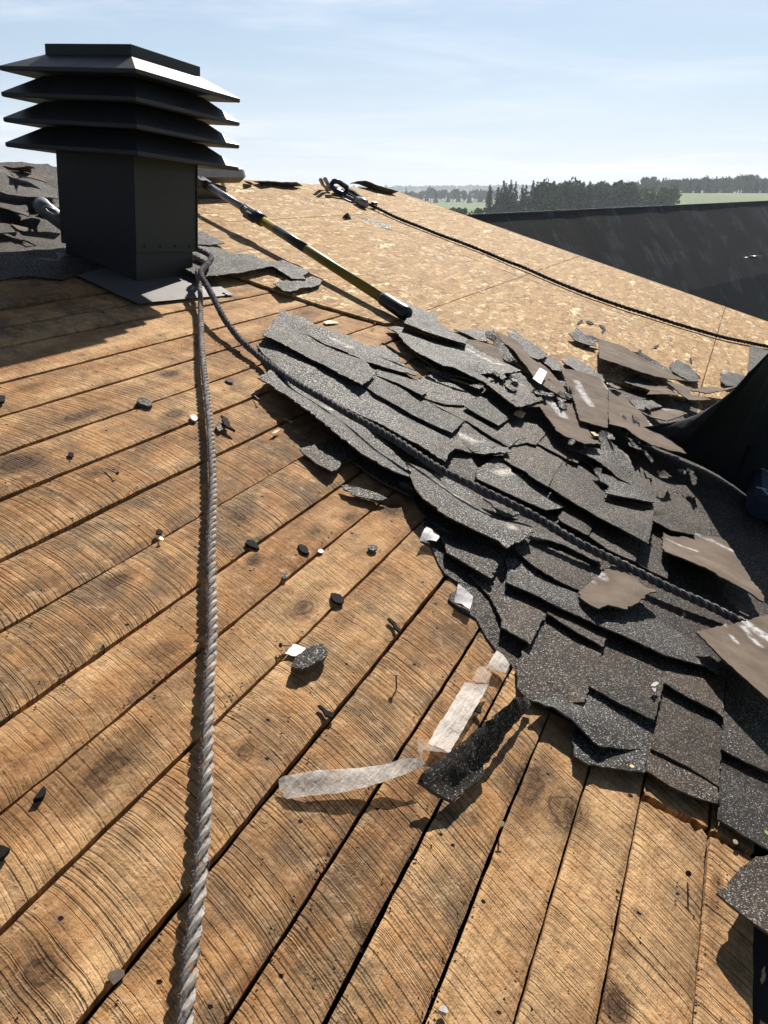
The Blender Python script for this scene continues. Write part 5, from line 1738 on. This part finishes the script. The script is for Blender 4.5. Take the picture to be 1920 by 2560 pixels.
nail(1721, 2184, -2, 5, 'dark flat-headed nail standing in the board near the lower right corner', .03, .8)
nail(990, 1688, 1, 30, 'bent rusty nail standing in the middle board above the cellophane tape', .03, .7)
nail(702, 1613, 22, 1, 'rusty nail lying beside the white label scrap and the tar chunk', .03, .3)
nail(293, 1183, -36, -16, 'rusty nail lying on the board left of the pale rope', .045, .2)
nail(1254, 2059, -4, 10, 'bright brass-coloured nail head at the wide dark gap, lower right of the peeled strip', .02, .8, M_NAILB)
nail(403, 1347, -4, 6, 'bright nail head at a board edge left of the pale rope', .014, .5, M_NAILB)
nail(598, 880, -24, -16, 'dark nail lying between the two ropes high on the boards', .05, .2)
nail(648, 1000, -22, -20, 'pale splinter-like nail lying beside a small white chip between the ropes', .05, .2)
nail(728, 1054, -18, -7, 'small pale nail lying near the end of a board under the curled strip', .045, .2, M_CHIPW)
nail(1838, 2105, -4, 4, 'brass nail at the splintered board end by the lower right shingles', .014, .4, M_NAILB)
nail(1625, 1712, -20, 2, 'pale nail with paper scraps lying on the nailed shingles', .04, .3, M_NAILB)
nail(935, 810, 14, -12, 'bent black nail at the strand board edge above the bare reddish boards', .045, .5)

# ------------------------------------------------------------------ chips and crumbs
def chip(crop, lst, label, mat=None, th=.010, g=.012, cat='debris', name='chip', h=.012, wav=.003):
    th, h = (th * .7, h * .8) if h < .03 else (th, h)
    pts = [cr(crop, a, b, h) for a, b in lst]
    mm = (M_GRAN if 'thick glossy' in label else M_TAR) if (mat is None or mat is M_GRAN) else mat
    if crop == 'S' and cat == 'debris':
        ax_ = sum(q[0] for q in lst) / len(lst)
        ay_ = sum(q[1] for q in lst) / len(lst)
        lst = [(ax_ + (q[0] - ax_) * .82, ay_ + (q[1] - ay_) * .82) for q in lst]
    return sheet(name, pts, [mm, mm, M_EDGE if mm in (M_GRAN, M_GRANL, M_GRANB) else mm], None, th=th, g=g, jag=.0025, wav=wav, label=label, cat=cat, group='debris on the boards', smooth=False)


def ell(cx_, cy_, rx, ry, n_=9, rot=0, seed=0):
    rg = random.Random(seed)
    out = []
    for k in range(n_):
        a = 2 * math.pi * k / n_
        s_ = rg.uniform(.75, 1.15)
        x_, y_ = math.cos(a) * rx * s_, math.sin(a) * ry * s_
        out.append((cx_ + x_ * math.cos(rot) - y_ * math.sin(rot), cy_ + x_ * math.sin(rot) + y_ * math.cos(rot)))
    return out


chip('K', [(268, 345), (290, 292), (330, 265), (372, 238), (430, 226), (455, 275), (440, 300), (380, 335), (322, 362)], 'thick glossy black tar chunk on the boards right of the pale rope', th=.018, h=.024)
chip('K', [(232, 275), (255, 250), (285, 225), (345, 248), (320, 272), (292, 290)], 'torn white label scrap against the black tar chunk', M_WHITE, th=.002, h=.010)
chip('r4', [(598, 1120), (660, 1130), (720, 1140), (800, 1165), (872, 1202), (842, 1215), (740, 1200), (670, 1180), (650, 1158), (620, 1150)], 'curved boat-shaped shingle scrap lying on the boards left of the torn edge', M_GRANL, th=.005, h=.020)
chip('b1', ell(940, 785, 58, 24, 10, .2, 1), 'small grey stone-like lump on the boards left of the pale rope', M_GRANL, th=.014, h=.018)
chip('b1', [(1395, 945), (1420, 925), (1462, 930), (1450, 965), (1420, 980)], 'pale chip touching the right side of the rope', M_GRANL, th=.006)
chip('b1', [(1432, 872), (1480, 900), (1490, 940), (1525, 975), (1470, 950), (1450, 930)], 'spiky black chip just right of the pale chip by the rope', M_GRAN, th=.010, h=.022)
chip('b1', ell(1255, 890, 24, 20, 7, .2, 2), 'small white chip at a board gap just left of the rope', M_WHITE, th=.008, h=.014)
chip('b1', ell(8, 765, 30, 26, 8, .2, 3), 'black crumb at the left edge of the upper boards', M_GRAN, h=.018)
chip('b1', ell(460, 1130, 26, 20, 6, .5, 4), 'tiny dark flake on the left boards below the grey lump', M_GRAN, th=.004, h=.010)
chip('b1', ell(1490, 650, 30, 14, 7, .3, 5), 'flat brown flake on the boards just right of the rope, high up', M_BACK, th=.003, h=.008)
chip('b3', [(215, 250), (262, 190), (285, 165), (300, 190), (290, 215), (270, 240)], 'glossy black tar drop on the lower left boards', M_GRAN, th=.012, h=.016)
chip('b3', [(-20, 545), (30, 560), (65, 575), (30, 620), (-20, 650)], 'black crumb at the left edge of the lower boards', M_GRAN, th=.012, h=.018)
chip('b3', [(695, 1405), (702, 1380), (760, 1350), (806, 1360), (808, 1395), (770, 1430), (735, 1458)], 'flat grey flake bridging a board gap near the bottom edge', M_BACK, th=.003, h=.006, wav=.001)
chip('b5', ell(1205, 1240, 34, 22, 8, .3, 8), 'crumpled white paper bit on the boards at the bottom', M_WHITE, th=.010, h=.014, wav=.008)
chip('S', ell(631, 1359, 22, 8, 8, .5, 9), 'narrow black chip right of the rope, upper of the scattered row', M_GRAN, th=.008, h=.012)
chip('S', ell(760, 1372, 17, 9, 8, .6, 10), 'black chip in the middle of the scattered row', M_GRAN, th=.008, h=.012)
chip('S', ell(932, 1369, 13, 8, 8, .1, 11), 'small oval grey chip left of the white film pad', M_GRANL, th=.006, h=.012)
chip('S', ell(842, 1494, 22, 11, 9, .5, 12), 'rough brown-black crumb at a board gap above the tar chunk', M_GRAN, th=.008, h=.014)
chip('S', ell(803, 1375, 8, 5, 7, .1, 13), 'tiny white crumb beside the black chip', M_WHITE, th=.004)
chip('S', ell(712, 1440, 8, 7, 7, .1, 14), 'tiny grey crumb below the black chip', M_GRANL, th=.004)
chip('S', [(969, 1545), (975, 1545), (1003, 1574), (1000, 1580), (990, 1572)], 'short black stick lying across a board left of the film pad', M_GRAN, th=.006)
chip('S', [(795, 1762), (802, 1762), (836, 1785), (830, 1794), (815, 1788)], 'short greenish-black stick beside the long board gap', M_GRAN, th=.006)
chip('S', ell(1193, 1775, 12, 7, 7, .7, 15), 'small dark oval chip beside the upper cellophane strip', M_GRAN, th=.004)
chip('S', ell(398, 1330, 10, 7, 7, 0, 16), 'dark crumb stuck in a board gap left of the rope', M_GRAN, th=.006)
chip('S', [(808, 804), (824, 800), (850, 806), (832, 808), (816, 810)], 'pale wood splinter on the upper boards above the long sheets', M_CHIPW, th=.003)
chip('S', [(678, 1085), (690, 1075), (702, 1074), (690, 1084)], 'little yellow splinter on the boards between the ropes', M_CHIPW, th=.003)
chip('r5', [(196, 585), (205, 568), (235, 566), (262, 582), (245, 610), (222, 600)], 'torn yellow wood splinter on the shingles under the big dark tab', M_CHIPW, th=.006, h=.040)
chip('r5', [(635, 688), (660, 690), (686, 712), (660, 712)], 'yellow splinter at the corner of the tape-striped brown back', M_CHIPW, th=.005, h=.075)
chip('E', [(450, 1085), (480, 1048), (515, 1042), (535, 1065), (500, 1092)], 'folded cream paper scrap by the nail on the shingles', M_WHITE, th=.002, h=.040, wav=.008)
chip('E', [(450, 1125), (500, 1115), (480, 1165)], 'second cream paper corner below the nail on the shingles', M_WHITE, th=.002, h=.034)
chip('G', ell(315, 452, 26, 14, 8, .5, 20), 'small yellow leaf on the pale lower shingle tab', mat_plain('yellow_leaf', (.52, .45, .20), .6, 0, .1, 40, .1), th=.001, h=.030)
chip('G', [(1618, 1092), (1640, 1090), (1675, 1125), (1660, 1140), (1630, 1118)], 'small green leaf on the shingle at the right edge', mat_plain('green_leaf', (.20, .33, .08), .5, 0, .1, 40, .1), th=.001, h=.040)
chip('J', [(1605, 1420), (1620, 1340), (1640, 1320), (1645, 1400), (1620, 1460)], 'upright yellow board splinter in the dark gap at the lower right', M_CHIPW, th=.004, h=.01)
rg = random.Random(77)
for k in range(9):
    x_, y_ = rg.uniform(1440, 1800), 0
    u_ = rg.random()
    y_ = 800 + (x_ - 1440) * .33 + rg.uniform(-10, 55)
    chip('S', ell(x_, y_, rg.uniform(4, 11), rg.uniform(2.5, 5), 6, rg.random() * 3, k + 50), 'black tar crumb scattered on the strand board above the brown shingle backs', M_GRAN, th=.004, h=.026, g=.03)
print('part3 ok')

# mineral grit shed over the boards: nobody could count it
rg = random.Random(31)
V, F = [], []


def crumb(D, U, N, s_):
    b = len(V)
    for k in range(4):
        a_ = k * 2.09 + rg.random()
        V.append((D + math.cos(a_) * s_ * (k < 3), U + math.sin(a_) * s_ * (k < 3), N + (s_ * .9 if k == 3 else 0)))
    F.extend([(b, b + 1, b + 3), (b + 1, b + 2, b + 3), (b + 2, b, b + 3)])


for k in range(9000):
    if k % 3:
        u_ = rg.choice(GAPS[5:22]) + rg.gauss(0, .012)
        D_ = rg.uniform(.35, 3.0)
    else:
        D_, u_ = rg.uniform(.35, 3.2), rg.uniform(-.48, 2.0)
    if noise.noise(Vector((D_ * 2.3, u_ * 2.3, 4))) < rg.uniform(-.35, .35):
        continue
    crumb(D_, u_, .0035, rg.choice((.0009, .0012, .0016, .0026)))
for k in range(450):
    D_ = rg.uniform(3.7, 7.6)
    u_ = rg.gauss(.15, .35)
    crumb(D_, u_, .0175, rg.choice((.002, .003, .005)) * .9)
gm_ = mesh('grit', V, F)
go_ = link('grit', gm_, M_GRIT, None, FRAME)
tag(go_, 'fine black mineral grit scattered over the boards and gathered along their gaps', 'grit', kind='stuff')
# ------------------------------------------------------------------ air between here and the far woods
hzm = bpy.data.materials.new('haze_air')
hzm.use_nodes = True
ht = hzm.node_tree
ht.nodes.remove(ht.nodes['Principled BSDF'])
pv = ht.nodes.new('ShaderNodeVolumePrincipled')
pv.inputs['Color'].default_value = (.80, .88, 1.0, 1)
pv.inputs['Density'].default_value = .00036
pv.inputs['Anisotropy'].default_value = .2
ht.links.new(pv.outputs[0], ht.nodes['Material Output'].inputs['Volume'])
hb_ = MB().box((300, 1850, 45), (8200, 4700, 92))
ho = hb_.build('haze', hzm)
tag(ho, 'thin pale summer haze over the fields and far woods', 'haze', kind='stuff')
